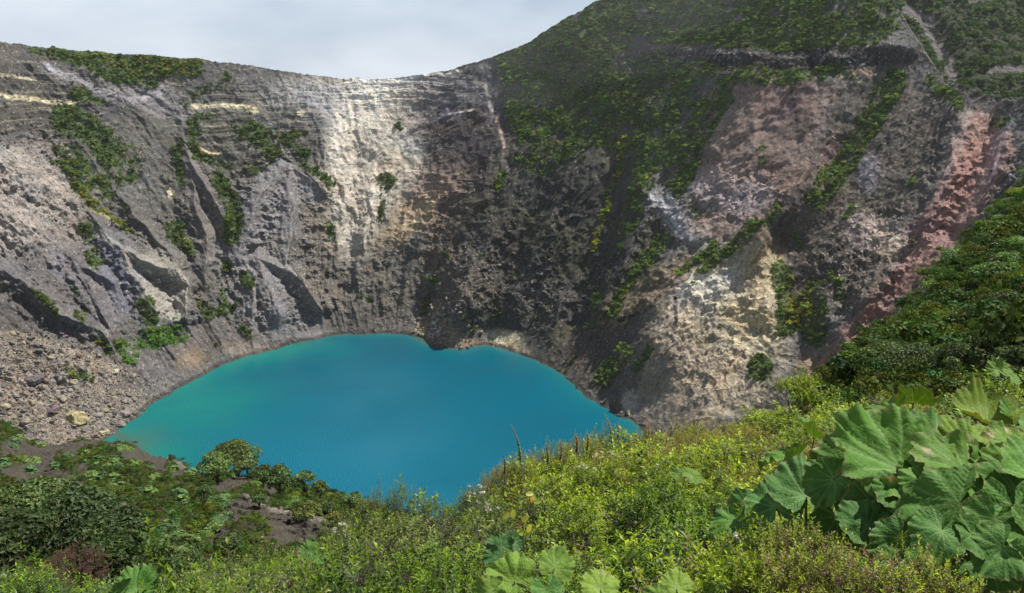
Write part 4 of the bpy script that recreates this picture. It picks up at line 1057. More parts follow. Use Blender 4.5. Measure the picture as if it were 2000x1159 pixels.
TG = (.090, .125, .030)
for i, (px, top, w, h, pyb, tc_, lab) in enumerate([
        (425, 882, 66, 48, 938, (.085, .125, .032), 'round green tree on the spur, left and below the tallest one'),
        (469, 852, 80, 62, 924, (.105, .140, .034), 'tallest light green tree on the spur standing against the lake'),
        (486, 893, 44, 34, 934, (.110, .145, .045), 'small pale tree tucked under the tallest tree on the spur'),
        (516, 903, 44, 44, 952, (.070, .105, .028), 'dark tree in the middle of the row along the spur crest'),
        (548, 905, 62, 56, 966, (.072, .110, .030), 'broad dark green tree right of centre on the spur crest'),
        (596, 911, 42, 44, 968, (.100, .150, .050), 'bright pale tree at the right end of the tree row on the spur'),
        (624, 930, 30, 40, 975, (.080, .10, .030), 'low olive tree just right of the pale tree at the row end'),
        (506, 957, 28, 28, 988, (.060, .095, .026), 'small ball shaped tree below the row on the bare spur'),
        (688, 958, 40, 30, 990, (.090, .135, .045), 'pale green bush at the lakeward tip of the spur'),
        (12, 948, 58, 42, 992, (.055, .095, .022), 'dark rounded bush at the left edge on the grey spur'),
        (450, 1036, 50, 44, 1088, (.085, .115, .040), 'grey green round bush under the bare spur face'),
        (385, 1004, 34, 26, 1030, (.055, .085, .024), 'small dark bush left of the bare spur face'),
        (400, 940, 34, 40, 990, (.055, .088, .024), 'dark upright bush under the round green tree'),
        (370, 1050, 46, 34, 1085, (.070, .095, .03), 'dark bush beside the large leaved plants at lower left'),
        (560, 1066, 60, 34, 1100, (.080, .10, .03), 'olive bush where the thicket meets the bare spur'),
        (250, 1040, 54, 40, 1080, (.075, .11, .045), 'blue green bush below the pale grey rock'),
        (655, 1000, 44, 24, 1026, (.110, .110, .022), 'yellow olive bush on the right shoulder of the spur'),
        (600, 985, 52, 20, 1004, (.105, .120, .028), 'low yellow green bush right of the ball shaped tree'),
        (640, 978, 30, 26, 1004, (.07, .105, .035), 'green bush above the yellow olive one on the spur'),
        ]):
    p, n_ = spur_at(px, pyb - 2)
    bush('tree', p - [0, 0, .3], w * 1.04, pyb - top, tc_, lab, 'tree' if 'tree' in lab else 'bush', nl=16, seed=600 + i)
    if 'bush' in lab: bpy.context.scene.collection.objects[-1]  # kept as named below
for o in list(col.objects):
    if o.get('category') == 'bush' and o.name.startswith('tree'): o.name = 'bush'

# individual bushes on the right hillside
HB = [(1780, 668, 150, 70, 745, (.060, .082, .028), 'broad dark grey green bush dominating the foot of the right hillside'),
      (1870, 655, 100, 60, 730, (.070, .095, .032), 'large grey green bush right of the broad dark one'),
      (1700, 668, 80, 50, 730, (.085, .110, .026), 'olive green bush left of the broad dark one'),
      (1655, 708, 50, 30, 742, (.055, .080, .022), 'small dark bush at the lower end of the hillside edge'),
      (1940, 620, 90, 60, 690, (.080, .105, .036), 'green bush high on the right edge above the large leaves'),
      (1985, 655, 80, 60, 730, (.060, .085, .028), 'dark bush at the right frame edge below the brown scrub'),
      (1900, 560, 80, 46, 612, (.070, .092, .034), 'grey green bush in the middle of the right hillside'),
      (1830, 580, 70, 42, 630, (.060, .085, .026), 'dark bush below the middle of the hillside edge'),
      (1970, 560, 70, 44, 610, (.055, .075, .025), 'dark bush beside the right frame edge, mid slope'),
      (1960, 490, 60, 40, 535, (.075, .10, .03), 'green bush on the upper part of the right hillside'),
      (1905, 470, 50, 36, 510, (.050, .08, .024), 'dark bush just inside the hillside edge, upper part'),
      (1985, 410, 50, 36, 450, (.050, .075, .024), 'uppermost dark bush at the right frame edge'),
      (1760, 620, 60, 36, 660, (.065, .085, .026), 'bush between the grey outcrop and the slope foot'),
      (1720, 640, 40, 26, 668, (.055, .08, .024), 'small bush on the edge below the grey outcrop'),
      (1940, 420, 44, 30, 455, (.055, .085, .026), 'small bush on the skyline of the right hillside'),
      (1850, 500, 40, 26, 530, (.05, .08, .022), 'small bush on the edge above the grey outcrop'),
      (1610, 745, 46, 22, 770, (.065, .085, .024), 'low bush where the hillside edge meets the thicket'),
      (1930, 690, 70, 40, 740, (.085, .075, .026), 'brownish bush behind the bright shrubs at right')]
for i, (px, top, w, h, pyb, tc_, lab) in enumerate(HB):
    p, n_ = hill_at(px, pyb)
    bush('bush', p - [0, 0, .3], w, max(h, pyb - top), tc_, lab, 'bush', nl=22, seed=700 + i, leaf=max(.05, .0013 * np.linalg.norm(p - CAM)))
hb_me = [crown_parts(740 + i, 1.0, .9, 12, .055, (.070, .100, .026), 2200)[:3] for i in range(4)]
hb_m = []
for V, f, c in hb_me:
    for tn in ((.7, .85, .75), (1.3, 1.3, .8), (1.9, 1.7, .7), (1.5, 1.7, 1.6), (1.2, 1.1, .6)):
        hb_m.append(mesh('bush', V, f, M_crown, c * np.array(tn), smooth=False, link=False).data)
P, Nn, k = scatter(RG, RN, wgt * (rdist > 45), 170, 61)
for i in range(170):
    o = bpy.data.objects.new('bush', random.choice(hb_m)); col.objects.link(o)
    s_ = math.exp(random.uniform(-.2, 1.0)); o.location = P[i] - [0, 0, .25 * s_]; o.scale = (s_, s_, s_ * random.uniform(.7, 1)); o.rotation_euler = (0, 0, random.random() * 6.28)
    x_, y_ = proj(P[i])
    if y_ < 520: tag(o, 'dark bush among many on the upper right hillside', 'bush', 'bushes of the upper right hillside')
    elif y_ < 640: tag(o, 'bush among many in the middle of the right hillside', 'bush', 'bushes of the middle right hillside')
    else: tag(o, 'bush in the dark scrub at the foot of the right hillside', 'bush', 'bushes of the hillside foot')

kk_ = w1_.copy(); kk_[spx > 760] = 0
P, Nn, k = scatter(SG, SN, kk_, 190, 67)
for i in range(190):
    o = bpy.data.objects.new('bush', random.choice(hb_m)); col.objects.link(o)
    s_ = math.exp(random.uniform(-.5, .75)); o.location = P[i] - [0, 0, .3 * s_]; o.scale = (s_, s_, s_ * random.uniform(.7, 1)); o.rotation_euler = (0, 0, random.random() * 6.28)
    x_, y_ = proj(P[i])
    if x_ < 300: tag(o, 'rounded dark bush on the left grey spur above the corner thicket', 'bush', 'bushes of the left spur')
    elif y_ < 990: tag(o, 'rounded bush on the spur slope just under the tree row', 'bush', 'bushes under the spur trees')
    else: tag(o, 'rounded bush on the lower spur slope around the bare face', 'bush', 'bushes of the lower spur slope')
for i, (px, py, w, h, Yn, c_, lab) in enumerate([(45, 1062, 190, 84, 27, (.062, .088, .026), 'large dark domed bush in the left corner, beside the frame edge'),
        (140, 1068, 170, 80, 25, (.056, .084, .030), 'broad dark domed bush in the left corner above the purple shrub'), (215, 1082, 120, 62, 23, (.046, .07, .022), 'dark domed bush at the right end of the corner group'),
        (20, 1100, 150, 66, 20, (.045, .066, .020), 'dark lower bush at the left frame edge'), (225, 1128, 120, 56, 16, (.042, .066, .018), 'dark bush right of the purple shrub'), (330, 1128, 110, 50, 17, (.055, .08, .022), 'dark bush behind the scalloped leaf at lower left')]):
    bush('bush', at(px, py, Yn), w, h, c_, lab, 'bush', leaf=.095, nl=34, nq=13000, seed=790 + i)

# ------------------------------------------------------------------ giant rhubarb like plants (large round leaves)
def gleaf(seed, R, cup=.25, nth=150, nr_=26, wave=.06, yellow=0.0, dead=0.0, blue=0.0):
    """one great round lobed leaf; stalk joins at the origin, blade opens to +X, upper face +Z"""
    r = np.random.default_rng(seed)
    th = np.linspace(-2.88, 2.88, nth); rr = np.linspace(.0, 1, nr_) ** .85
    lob = np.array([-2.45, -1.72, -1.12, -.54, 0, .54, 1.12, 1.72, 2.45]) + r.normal(0, .05, 9)
    lw = np.array([.72, .85, .94, .98, 1.06, .98, .94, .85, .72]) * (1 + .05 * r.normal(size=9))
    dd = np.abs(th[:, None] - lob[None]); k = np.argmin(dd, 1); dm = dd[np.arange(nth), k]
    env = np.interp(th, lob, lw)
    outl = env * (1 - .08 * sstep(.08, .32, dm)) * (1 + .014 * np.sin(th * 27 + seed) + .03 * pn(th * 18, seed * 1.7 + 0 * th, seed=seed))
    outl *= 1 - .3 * sstep(2.6, 2.9, np.abs(th))
    outl *= 1 + .10 * pn(th * 1.3, seed * 2.1 + 0 * th, seed=seed + 2) + .05 * pn(th * 9, seed * 3.1 + 0 * th, seed=seed + 4)
    RR = outl[:, None] * rr[None]; TH = th[:, None] + 0 * rr[None]
    X = RR * np.cos(TH); Y = RR * np.sin(TH)
    z = np.zeros_like(X); vein = np.zeros_like(X)
    kk = k[:, None] + 0 * X.astype(int); lo = lob[kk]
    a_ = RR * np.cos(TH - lo); b_ = np.abs(RR * np.sin(TH - lo))
    ph = (a_ - .85 * b_) * 11
    q = np.abs(np.sin(math.pi * ph))
    z += .028 * q ** .6 * sstep(.1, .4, RR)                         # quilting between the side veins
    z += .05 * np.minimum(b_ / .14, 1) ** .8 * RR                   # valley along the main veins
    z += .010 * pn(X * 16, Y * 16, seed=seed + 3) * sstep(0, .2, RR)
    vein = np.maximum(np.exp(-(b_ / (.012 + .012 * (1 - RR))) ** 2), .55 * np.exp(-(q / .22) ** 2) * sstep(.05, .2, b_))
    z += cup * RR ** 1.7
    z += wave * RR ** 2.6 * np.sin(TH * (5 + seed % 3) + seed) + wave * .6 * RR ** 3 * np.sin(TH * 11 + seed * 2)
    droop = r.uniform(-.05, .28)
    z -= droop * np.clip(X, 0, 2) ** 2
    z += .5 * wave * RR ** 4 * np.sin(TH * 23 + seed)
    s1 = seed * 1.37
    z += .16 * pn(X * 1.3 + s1, Y * 1.3 - s1, seed=5) + .07 * pn(X * 3 + s1, Y * 3, seed=6) * RR
    wX = .09 * pn(X * 1.8 + s1, Y * 1.8, seed=8) ; wY = .09 * pn(X * 1.8, Y * 1.8 - s1, seed=9)
    V = np.stack([X + wX * RR, (Y + wY * RR) * r.uniform(.86, 1.05), z], -1) * R
    c = np.array([.085, .19, .028]) * (1 - yellow) + np.array([.23, .31, .04]) * yellow
    c = c * (1 - blue) + np.array([.058, .145, .045]) * blue
    C_ = np.ones(V.shape) * c * (1 + .22 * fbm(X * 5, Y * 5, seed=seed + 7, o=4))[..., None] * r.uniform(.85, 1.15)
    C_ *= (1 - .22 * (1 - q) * sstep(.1, .4, RR))[..., None]
    C_ += (np.array([.27, .36, .14]) - C_) * (vein * .42)[..., None]
    rim_ = sstep(.9, 1.0, rr[None] + 0 * X) * (.25 + .9 * np.clip(fbm(TH * 2, 0 * X, seed=seed + 8, o=3) + dead, 0, 1))
    C_ += (np.array([.28, .21, .12]) - C_) * np.clip(rim_, 0, 1)[..., None]
    if dead > 0:
        m = sstep(.25, .6, fbm(X * 2.2, Y * 2.2, seed=seed + 9, o=4) + dead - .5 + .5 * RR)
        C_ += (np.array([.42, .33, .22]) - C_) * (m * .8)[..., None]
    return V.reshape(-1, 3), grid_faces(nth, nr_), np.clip(C_, .01, .8).reshape(-1, 3)

M_gun = mat_leaf('great_leaf', trans=.18, vary=.10, rough=.62, spec=.15, tsat=(1.9, 1.5, .3))
tt_ = M_gun.node_tree; bsd = tt_.nodes['Principled BSDF']
gn = tt_.nodes.new('ShaderNodeNewGeometry'); nn = tt_.nodes.new('ShaderNodeTexVoronoi'); nn.inputs['Scale'].default_value = 45
tt_.links.new(gn.outputs['Position'], nn.inputs['Vector'])
bb_ = tt_.nodes.new('ShaderNodeBump'); bb_.inputs['Strength'].default_value = .25; bb_.inputs['Distance'].default_value = .012
tt_.links.new(nn.outputs['Distance'], bb_.inputs['Height']); tt_.links.new(bb_.outputs[0], bsd.inputs['Normal'])
M_stalk = mat_plain('leaf_stalk', (.16, .17, .07), noise=30)

def basis(nrm, ang):
    """rotation with local Z = nrm; local X points to picture angle ang (degrees, 0 right, 90 up) projected in the leaf's plane"""
    n = np.asarray(nrm, float); n /= np.linalg.norm(n)
    a = math.radians(ang)
    x = np.array([math.cos(a), math.sin(a) * SP, math.sin(a) * CP]); x -= n * (x @ n); x /= np.linalg.norm(x)
    return np.stack([x, np.cross(n, x), n], 1)

def big_plant(base, leaves, label, seed, cat='plant', name='giant_leaf_plant', group=None):
    """leaves: (px, py, Y, width_px, normal, picture angle, kwargs)"""
    e = empty(name, base)
    for i, (px, py, Y, w, nrm, ang, kw) in enumerate(leaves):
        pos = at(px, py, Y)
        R = w / 2 * np.linalg.norm(pos - CAM) / F * 1.0
        if seed < 9 and nrm[1] < 0: nrm = (nrm[0], nrm[1] * .6, nrm[2])
        V, f, c = gleaf(seed * 31 + i * 7 + 3, R, **kw)
        Bm = basis(nrm, ang)
        W = V @ Bm.T + pos - Bm[:, 0] * R * .12 - base
        lf = mesh('leaf', W, f, M_gun, c, parent=e)
        j = pos - Bm[:, 0] * R * .12 - base
        b0 = np.array([rng.normal() * .08, rng.normal() * .08, -.1])
        m_ = (j * .55 + b0 * .45) + np.array([0, 0, -.12 * np.linalg.norm(j)])
        tq = np.linspace(0, 1, 8)[:, None]
        cur = (1 - tq) ** 2 * b0 + 2 * tq * (1 - tq) * m_ + tq ** 2 * (j - Bm[:, 2] * .004)
        V2, f2 = tubes([(cur, np.linspace(.028, .014, 8) * min(1.4, R * 2))], 7)
        mesh('stalk', V2, f2, M_stalk, parent=lf)
    return tag(e, label, cat, group)
U = lambda x, y, z: (x, y, z)
D = dict
def low(px, py, Y, dz): return at(px, py, Y) - np.array([0, 0, dz])
big_plant(low(1770, 960, 6.4, .75), [
    (1745, 898, 6.3, 250, U(-.10, -.55, .82), 120, D(cup=.10, wave=.09)), (1835, 850, 6.9, 150, U(.1, -.35, .9), 50, D(cup=.05, wave=.10, blue=.3)),
    (1660, 905, 6.6, 170, U(-.35, -.5, .8), 185, D(cup=.06, wave=.08, dead=.12)), (1800, 925, 6.2, 110, U(.25, -.6, .75), 300, D(cup=.0, wave=.1)),
    (1700, 950, 6.2, 140, U(-.3, -.75, .6), 230, D(cup=-.1, wave=.12)), (1675, 868, 7.2, 90, U(-.2, -.3, .9), 130, D(cup=.1, wave=.08, yellow=.3, dead=.25)),
    (1622, 938, 6.4, 110, U(-.4, -.6, .7), 200, D(cup=.05, wave=.1, blue=.3)), (1765, 962, 5.9, 120, U(.1, -.7, .7), 270, D(cup=.0, wave=.1, blue=.4)), (1780, 868, 6.8, 110, U(.1, -.6, .8), 80, D(cup=.1, wave=.1))],
    'largest plant with huge spreading green leaves at the left of the right hand clump', 1)
big_plant(low(1900, 1010, 5.8, .8), [
    (1880, 930, 6.0, 200, U(.1, -.55, .82), 110, D(cup=.05, wave=.08, yellow=.15, dead=.15)), (1862, 992, 5.5, 200, U(-.3, -.75, .62), 215, D(cup=.02, wave=.07, blue=.2)),
    (1800, 942, 5.9, 80, U(-.2, -.5, .8), 160, D(cup=.02, wave=.06)), (1905, 876, 6.6, 140, U(.05, -.6, .8), 60, D(cup=.05, wave=.09, yellow=.5)),
    (1940, 1022, 5.2, 100, U(-.1, -.8, .5), 250, D(cup=.05, wave=.05, blue=.15)), (1922, 960, 5.7, 120, U(.3, -.6, .7), 330, D(cup=.05, wave=.07)),
    (1925, 1108, 5.0, 110, U(-.3, -.6, .7), 260, D(cup=.05, wave=.06, blue=.3)),
    (1835, 1045, 5.2, 120, U(.0, -.7, .6), 240, D(cup=.05, wave=.08, blue=.5)), (1905, 1050, 5.0, 100, U(.2, -.7, .6), 300, D(cup=.05, wave=.08, blue=.3)), (1850, 893, 6.4, 110, U(.1, -.5, .8), 100, D(cup=.1, wave=.09, yellow=.2)), (1928, 905, 6.2, 90, U(.3, -.6, .7), 30, D(cup=.1, wave=.09))],
    'broad plant with overlapping ribbed leaves in the middle of the right hand clump', 2)
big_plant(low(2000, 1010, 5.6, .9), [
    (1978, 878, 6.3, 110, U(.2, -.7, .7), 95, D(cup=.05, wave=.08, yellow=.35, dead=.15)), (1982, 950, 5.7, 130, U(.15, -.6, .8), 80, D(cup=.05, wave=.07)),
    (1985, 1005, 5.3, 170, U(-.15, -.8, .6), 270, D(cup=.05, wave=.07, blue=.25)), (2030, 930, 5.6, 180, U(.1, -.5, .8), 40, D(cup=.05, wave=.08)),
    (1990, 822, 7.2, 90, U(.3, -.35, .85), 80, D(cup=.1, wave=.08)), (2040, 1060, 5.0, 180, U(.1, -.6, .7), 320, D(cup=.05, wave=.08)),
    (1962, 912, 5.9, 100, U(-.1, -.7, .7), 120, D(cup=.05, wave=.08, yellow=.2)), (1955, 1075, 4.9, 120, U(-.2, -.7, .6), 230, D(cup=.05, wave=.08, blue=.3))],
    'plant with large green leaves cut by the right frame edge', 3)
big_plant(low(1925, 870, 7.2, .9), [
    (1922, 822, 7.3, 120, U(0, -.12, 1.0), 90, D(cup=.62, wave=.10, yellow=.75)), (1945, 845, 7.1, 60, U(.3, -.5, .8), 20, D(cup=.1, wave=.05, yellow=.3))],
    'plant raising one upturned fan shaped yellow green leaf with dark underside', 4)
big_plant(low(1775, 850, 8.4, .9), [
    (1790, 788, 8.5, 90, U(.25, .62, .75), 60, D(cup=.35, wave=.10)), (1745, 800, 8.3, 90, U(-.45, .45, .75), 150, D(cup=.35, wave=.12))],
    'plant with dark backlit jagged leaves rising behind the large clump', 5)
big_plant(low(1560, 940, 9.0, .9), [
    (1540, 895, 9.0, 120, U(-.35, .45, .80), 170, D(cup=.30, wave=.12)), (1585, 850, 9.3, 90, U(.5, .2, .8), 70, D(cup=.35, wave=.10)), (1565, 905, 8.8, 60, U(.1, .3, .9), 300, D(cup=.2, wave=.08))],
    'plant with dark underlit leaves standing alone left of the large clump', 6)
big_plant(low(1600, 1020, 6.6, .75), [
    (1575, 962, 6.9, 150, U(-.2, -.55, .8), 90, D(cup=.15, wave=.08, blue=.6)), (1645, 962, 7.0, 120, U(.2, -.4, .85), 70, D(cup=.1, wave=.1, blue=.8)),
    (1515, 985, 7.0, 130, U(-.4, -.5, .75), 110, D(cup=.1, wave=.08, blue=.6)), (1462, 1002, 7.2, 105, U(-.4, -.55, .7), 170, D(cup=.1, wave=.06, blue=.5)),
    (1432, 1020, 7.1, 90, U(-.35, -.5, .75), 200, D(cup=.1, wave=.06, blue=.3)), (1640, 1015, 6.3, 120, U(-.1, -.7, .6), 290, D(cup=.05, wave=.08, blue=.4))],
    'plant with bluish green leaves reaching left from below the large clump', 7)
big_plant(low(1720, 1060, 5.6, .7), [
    (1722, 1000, 5.9, 130, U(-.45, -.7, .5), 60, D(cup=.45, wave=.07, blue=.5, dead=.1)), (1755, 1058, 5.3, 110, U(-.35, -.7, .5), 240, D(cup=.1, wave=.07, blue=.5)),
    (1690, 1022, 5.8, 100, U(-.1, -.75, .6), 120, D(cup=.1, wave=.06, blue=.5)), (1800, 1040, 5.5, 110, U(.2, -.5, .7), 350, D(cup=.1, wave=.06, blue=.8)),
    (1770, 1110, 5.0, 110, U(-.2, -.5, .8), 280, D(cup=.1, wave=.06, blue=.4))],
    'plant with rolled dark green leaves in the shade under the large clump', 8)
big_plant(low(1050, 1160, 5.0, .5), [
    (998, 1132, 5.15, 122, U(-.15, -.50, .85), 140, D(cup=.04, wave=.05, yellow=.42)), (1086, 1106, 5.2, 78, U(.15, -.55, .82), 60, D(cup=.04, wave=.05, yellow=.35)),
    (1070, 1155, 4.9, 80, U(0, -.5, .85), 280, D(cup=.05, wave=.05, blue=.3)), (955, 1160, 4.9, 90, U(-.3, -.5, .8), 210, D(cup=.0, wave=.05, yellow=.4))],
    'pale green large leaved plant at the bottom centre', 9)
big_plant(low(1170, 1175, 4.85, .45), [
    (1172, 1145, 4.95, 84, U(.05, -.5, .85), 90, D(cup=-.05, wave=.04, yellow=.6, dead=.08)), (1150, 1180, 4.7, 50, U(-.2, -.4, .85), 200, D(cup=.05, wave=.05, yellow=.4))],
    'single rounded yellow green leaf plant right of the pale one at the bottom', 10)
big_plant(low(1322, 1165, 4.9, .45), [(1322, 1145, 5.0, 76, U(.05, -.45, .9), 80, D(cup=.0, wave=.05, yellow=.6)), (1285, 1168, 4.8, 60, U(-.2, -.45, .9), 180, D(cup=.0, wave=.05, yellow=.4))],
    'small yellow green large leaved plant at the bottom, right of centre', 11)
big_plant(low(265, 1190, 7.2, .7), [(266, 1150, 7.4, 90, U(0, -.4, .9), 95, D(cup=.25, wave=.09, blue=.2)), (236, 1160, 7.2, 60, U(-.3, -.4, .85), 170, D(cup=.2, wave=.06))],
    'scalloped large leaved plant at the bottom edge, far left', 12)
big_plant(low(607, 1110, 9.5, .8), [(607, 1076, 9.6, 46, U(.05, -.55, .85), 80, D(cup=.05, wave=.06, blue=.4)), (625, 1090, 9.4, 34, U(.3, -.5, .8), 10, D(cup=.05, wave=.06))],
    'small blue green large leaf plant in the thicket below the bare spur', 13)
big_plant(low(990, 1100, 6.6, .7), [(978, 1066, 6.8, 60, U(-.1, -.6, .8), 120, D(cup=.1, wave=.06, blue=.9)), (1002, 1058, 7.0, 50, U(.15, -.5, .8), 50, D(cup=.1, wave=.06, blue=.9)), (965, 1088, 6.6, 44, U(-.2, -.5, .8), 190, D(cup=.1, wave=.06, blue=.9))],
    'dark teal large leaved plant hidden under the shrubs above the pale one', 14)
big_plant(low(1955, 760, 13.5, .9), [(1950, 722, 13.8, 46, U(-.3, -.5, .8), 100, D(cup=.1, wave=.08, yellow=.3)), (1975, 735, 13.4, 40, U(.3, -.4, .8), 30, D(cup=.1, wave=.06, yellow=.2))],
    'distant bright large leaf plant above the thicket near the right edge', 15)
big_plant(low(1210, 1000, 9.5, .7), [(1325, 925, 10.6, 40, U(-.2, -.5, .8), 120, D(cup=.05, wave=.05, yellow=.3)), (1352, 930, 10.4, 50, U(.2, -.4, .8), 40, D(cup=.05, wave=.05, yellow=.3))],
    'pair of mid green large leaves among the shrubs right of centre', 16)

# small rosettes of the same plant on the spurs
def rosette(seed, n=11):
    r = np.random.default_rng(seed); Vs, Fs, Cs = [], [], []; off = 0
    for i in range(n):
        a = i * 2.4 + r.normal() * .3; t = math.sqrt((i + .5) / n)
        R = r.uniform(.38, .62)
        th = np.linspace(0, 2 * np.pi, 15)[:-1]
        rad = R * (1 + .14 * np.cos(th * 5 + r.random() * 6))
        ring = np.stack([rad * np.cos(th), rad * np.sin(th), np.full(14, .16 * R) + .05 * r.normal(size=14)], 1)
        mid_ = np.stack([rad * .5 * np.cos(th), rad * .5 * np.sin(th), .02 + .03 * np.cos(th * 5)], 1)
        V = np.concatenate([[[0, 0, 0]], mid_, ring])
        til = t * r.uniform(.5, 1.0)
        ax = np.array([math.cos(a), math.sin(a), 0]); nz_ = np.array([math.sin(til) * ax[0], math.sin(til) * ax[1], math.cos(til)])
        x_ = np.cross([0.1, 1, .2], nz_); x_ /= np.linalg.norm(x_)
        V = V @ np.stack([x_, np.cross(nz_, x_), nz_], 1).T
        V += [ax[0] * t * 1.0, ax[1] * t * 1.0, 1.0 - .75 * t + r.normal() * .08]
        q = np.arange(14); q2 = (q + 1) % 14
        f = np.concatenate([np.stack([0 * q, 1 + q, 1 + q2], 1), np.stack([1 + q, 15 + q, 15 + q2], 1), np.stack([1 + q, 15 + q2, 1 + q2], 1)])
        Vs.append(V); Fs.append(f + off); off += len(V)
        c = np.array([.115, .185, .062]) * r.uniform(.7, 1.3)
        Cs.append(np.ones((len(V), 1)) * c * np.concatenate([[1.3], np.full(14, 1.05), np.full(14, .9)])[:, None])
    return np.concatenate(Vs), np.concatenate(Fs), np.concatenate(Cs)
ros_me = []
for i in range(6):
    V, f, c = rosette(800 + i)
    for tn in ((.8, .85, .8), (.6, .72, .75), (1.05, 1.0, .7)):
        ros_me.append(mesh('giant_leaf_plant', V, f, M_gun, c * np.array(tn), smooth=False, link=False).data)
def rosettes(areas, lab, group, rmin=.9, rmax=1.5):
    for px, py, rx2, ry2, n, ang in areas:
        for j in range(int(n * .72)):
            a = random.random() * 6.28; q = math.sqrt(random.random()); ca2, sa2 = math.cos(math.radians(ang)), math.sin(math.radians(ang))
            u_, v_ = q * rx2 * math.cos(a), q * ry2 * math.sin(a)
            p, n_ = spur_at(px + u_ * ca2 - v_ * sa2, py + u_ * sa2 + v_ * ca2)
            o = bpy.data.objects.new('giant_leaf_plant', random.choice(ros_me)); col.objects.link(o)
            s_ = random.uniform(rmin, rmax) * (1.0 if p[1] > 120 else .75)
            o.location = p - [0, 0, .15 * s_]; o.scale = (s_,) * 3
            nn_ = n_ * .5 + np.array([0, 0, 1.0]); nn_ /= np.linalg.norm(nn_)
            o.rotation_euler = (math.asin(max(-1, min(1, -nn_[1]))), math.asin(max(-1, min(1, nn_[0]))), random.random() * 6.28)
            tag(o, lab, 'plant', group)
rosettes([(205, 945, 34, 26, 26, 20), (195, 900, 34, 14, 9, 0), (170, 880, 10, 10, 3, 0), (225, 905, 12, 16, 6, 0)], 'pale leaved rosette plant in the dense patch on the left grey spur', 'rosettes of the dense patch on the left spur')
rosettes([(10, 908, 14, 6, 4, 0), (52, 898, 14, 6, 3, 0), (62, 919, 7, 5, 2, 0), (30, 862, 16, 8, 6, -20), (85, 868, 16, 5, 3, 0)], 'rosette plant scattered on bare soil at the far left spur', 'rosettes of the far left spur')
rosettes([(116, 968, 9, 14, 4, 0), (88, 972, 10, 8, 3, 0), (145, 955, 8, 6, 2, 0), (107, 908, 12, 8, 3, 0), (125, 886, 9, 6, 3, 0)], 'rosette plant low on the bare dark face of the left spur', 'rosettes low on the left spur face')
rosettes([(245, 872, 14, 6, 5, 0), (275, 905, 20, 10, 7, 10), (330, 918, 9, 6, 3, 0)], 'rosette plant near the lakeward edge of the left spur', 'rosettes of the left spur edge')
rosettes([(375, 925, 26, 10, 7, -30), (300, 960, 22, 32, 10, 20), (345, 985, 12, 24, 7, 20), (400, 960, 12, 12, 4, 0)], 'rosette plant on the overgrown slope below the spur trees', 'rosettes below the spur trees')
rosettes([(425, 975, 22, 9, 9, 0), (430, 1000, 14, 20, 8, 0), (400, 1030, 24, 16, 12, 0), (455, 925, 10, 6, 3, 0), (575, 985, 12, 9, 5, 0), (497, 943, 8, 5, 2, 0)], 'rosette plant in the curved band left of the bare spur face', 'rosettes left of the bare spur face')
rosettes([(330, 1040, 32, 24, 22, -30), (375, 1060, 18, 12, 6, 0), (315, 1075, 26, 14, 8, 0), (345, 1098, 30, 8, 5, 0)], 'large leaved rosette in the cluster above the lower left thicket', 'rosettes above the lower left thicket')
#PART5
# ------------------------------------------------------------------ leafy foreground shrubs
def rotz_to(d):
    """matrices (n,3,3) taking +Z to d"""
    d = d / np.linalg.norm(d, axis=1, keepdims=True)
    ref = np.tile([0.0, 0, 1], (len(d), 1)); ref[np.abs(d[:, 2]) > .95] = [1, 0, 0]
    x = np.cross(ref, d); x /= np.linalg.norm(x, axis=1, keepdims=True)
    return np.stack([x, np.cross(d, x), d], 2)

def blades(P, D_, Nm, Ln, Wd, fold=.25, arch=.25):
    """pointed leaves: root P, direction D_, upper normal Nm"""
    D_ = D_ / np.linalg.norm(D_, axis=1, keepdims=True)
    S_ = np.cross(D_, Nm); S_ /= np.linalg.norm(S_, axis=1, keepdims=True) + 1e-9
    N_ = np.cross(S_, D_)
    Ln = Ln[:, None]; Wd = Wd[:, None]
    V = np.stack([P, P + D_ * Ln * .45 - S_ * Wd + N_ * (Wd * fold + Ln * .02), P + D_ * Ln * .5 - N_ * 0, P + D_ * Ln * .45 + S_ * Wd + N_ * (Wd * fold + Ln * .02),
                  P + D_ * Ln * (1 - arch * .2) - N_ * Ln * arch], 1)
    f = np.array([[0, 1, 2], [0, 2, 3], [1, 4, 2], [2, 4, 3]])
    F_ = (f[None] + (np.arange(len(P)) * 5)[:, None, None]).reshape(-1, 3)
    return V.reshape(-1, 3), F_

def shoot(r, n, ln, lw, length, spread=1.0, c0=(.10, .17, .02), c1=(.24, .33, .03)):
    t = (np.arange(n) + r.random(n) * .4) / n
    a = np.arange(n) * 2.4 + r.random() * 6
    el = spread * (1 - .62 * t ** 2)
    D_ = np.stack([np.cos(a) * np.sin(el), np.sin(a) * np.sin(el), np.cos(el)], 1) + .15 * r.normal(size=(n, 3))
    P = np.stack([0 * t, 0 * t, t * length], 1)
    L_ = ln * (1 - .35 * t) * r.uniform(.75, 1.2, n)
    V, f = blades(P, D_, np.tile([0, 0, 1.0], (n, 1)) - .3 * D_, L_, L_ * lw, arch=.2)
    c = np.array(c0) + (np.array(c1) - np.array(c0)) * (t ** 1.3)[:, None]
    c = c * r.uniform(.75, 1.25, (n, 1))
    return V, f, np.repeat(c, 5, 0)

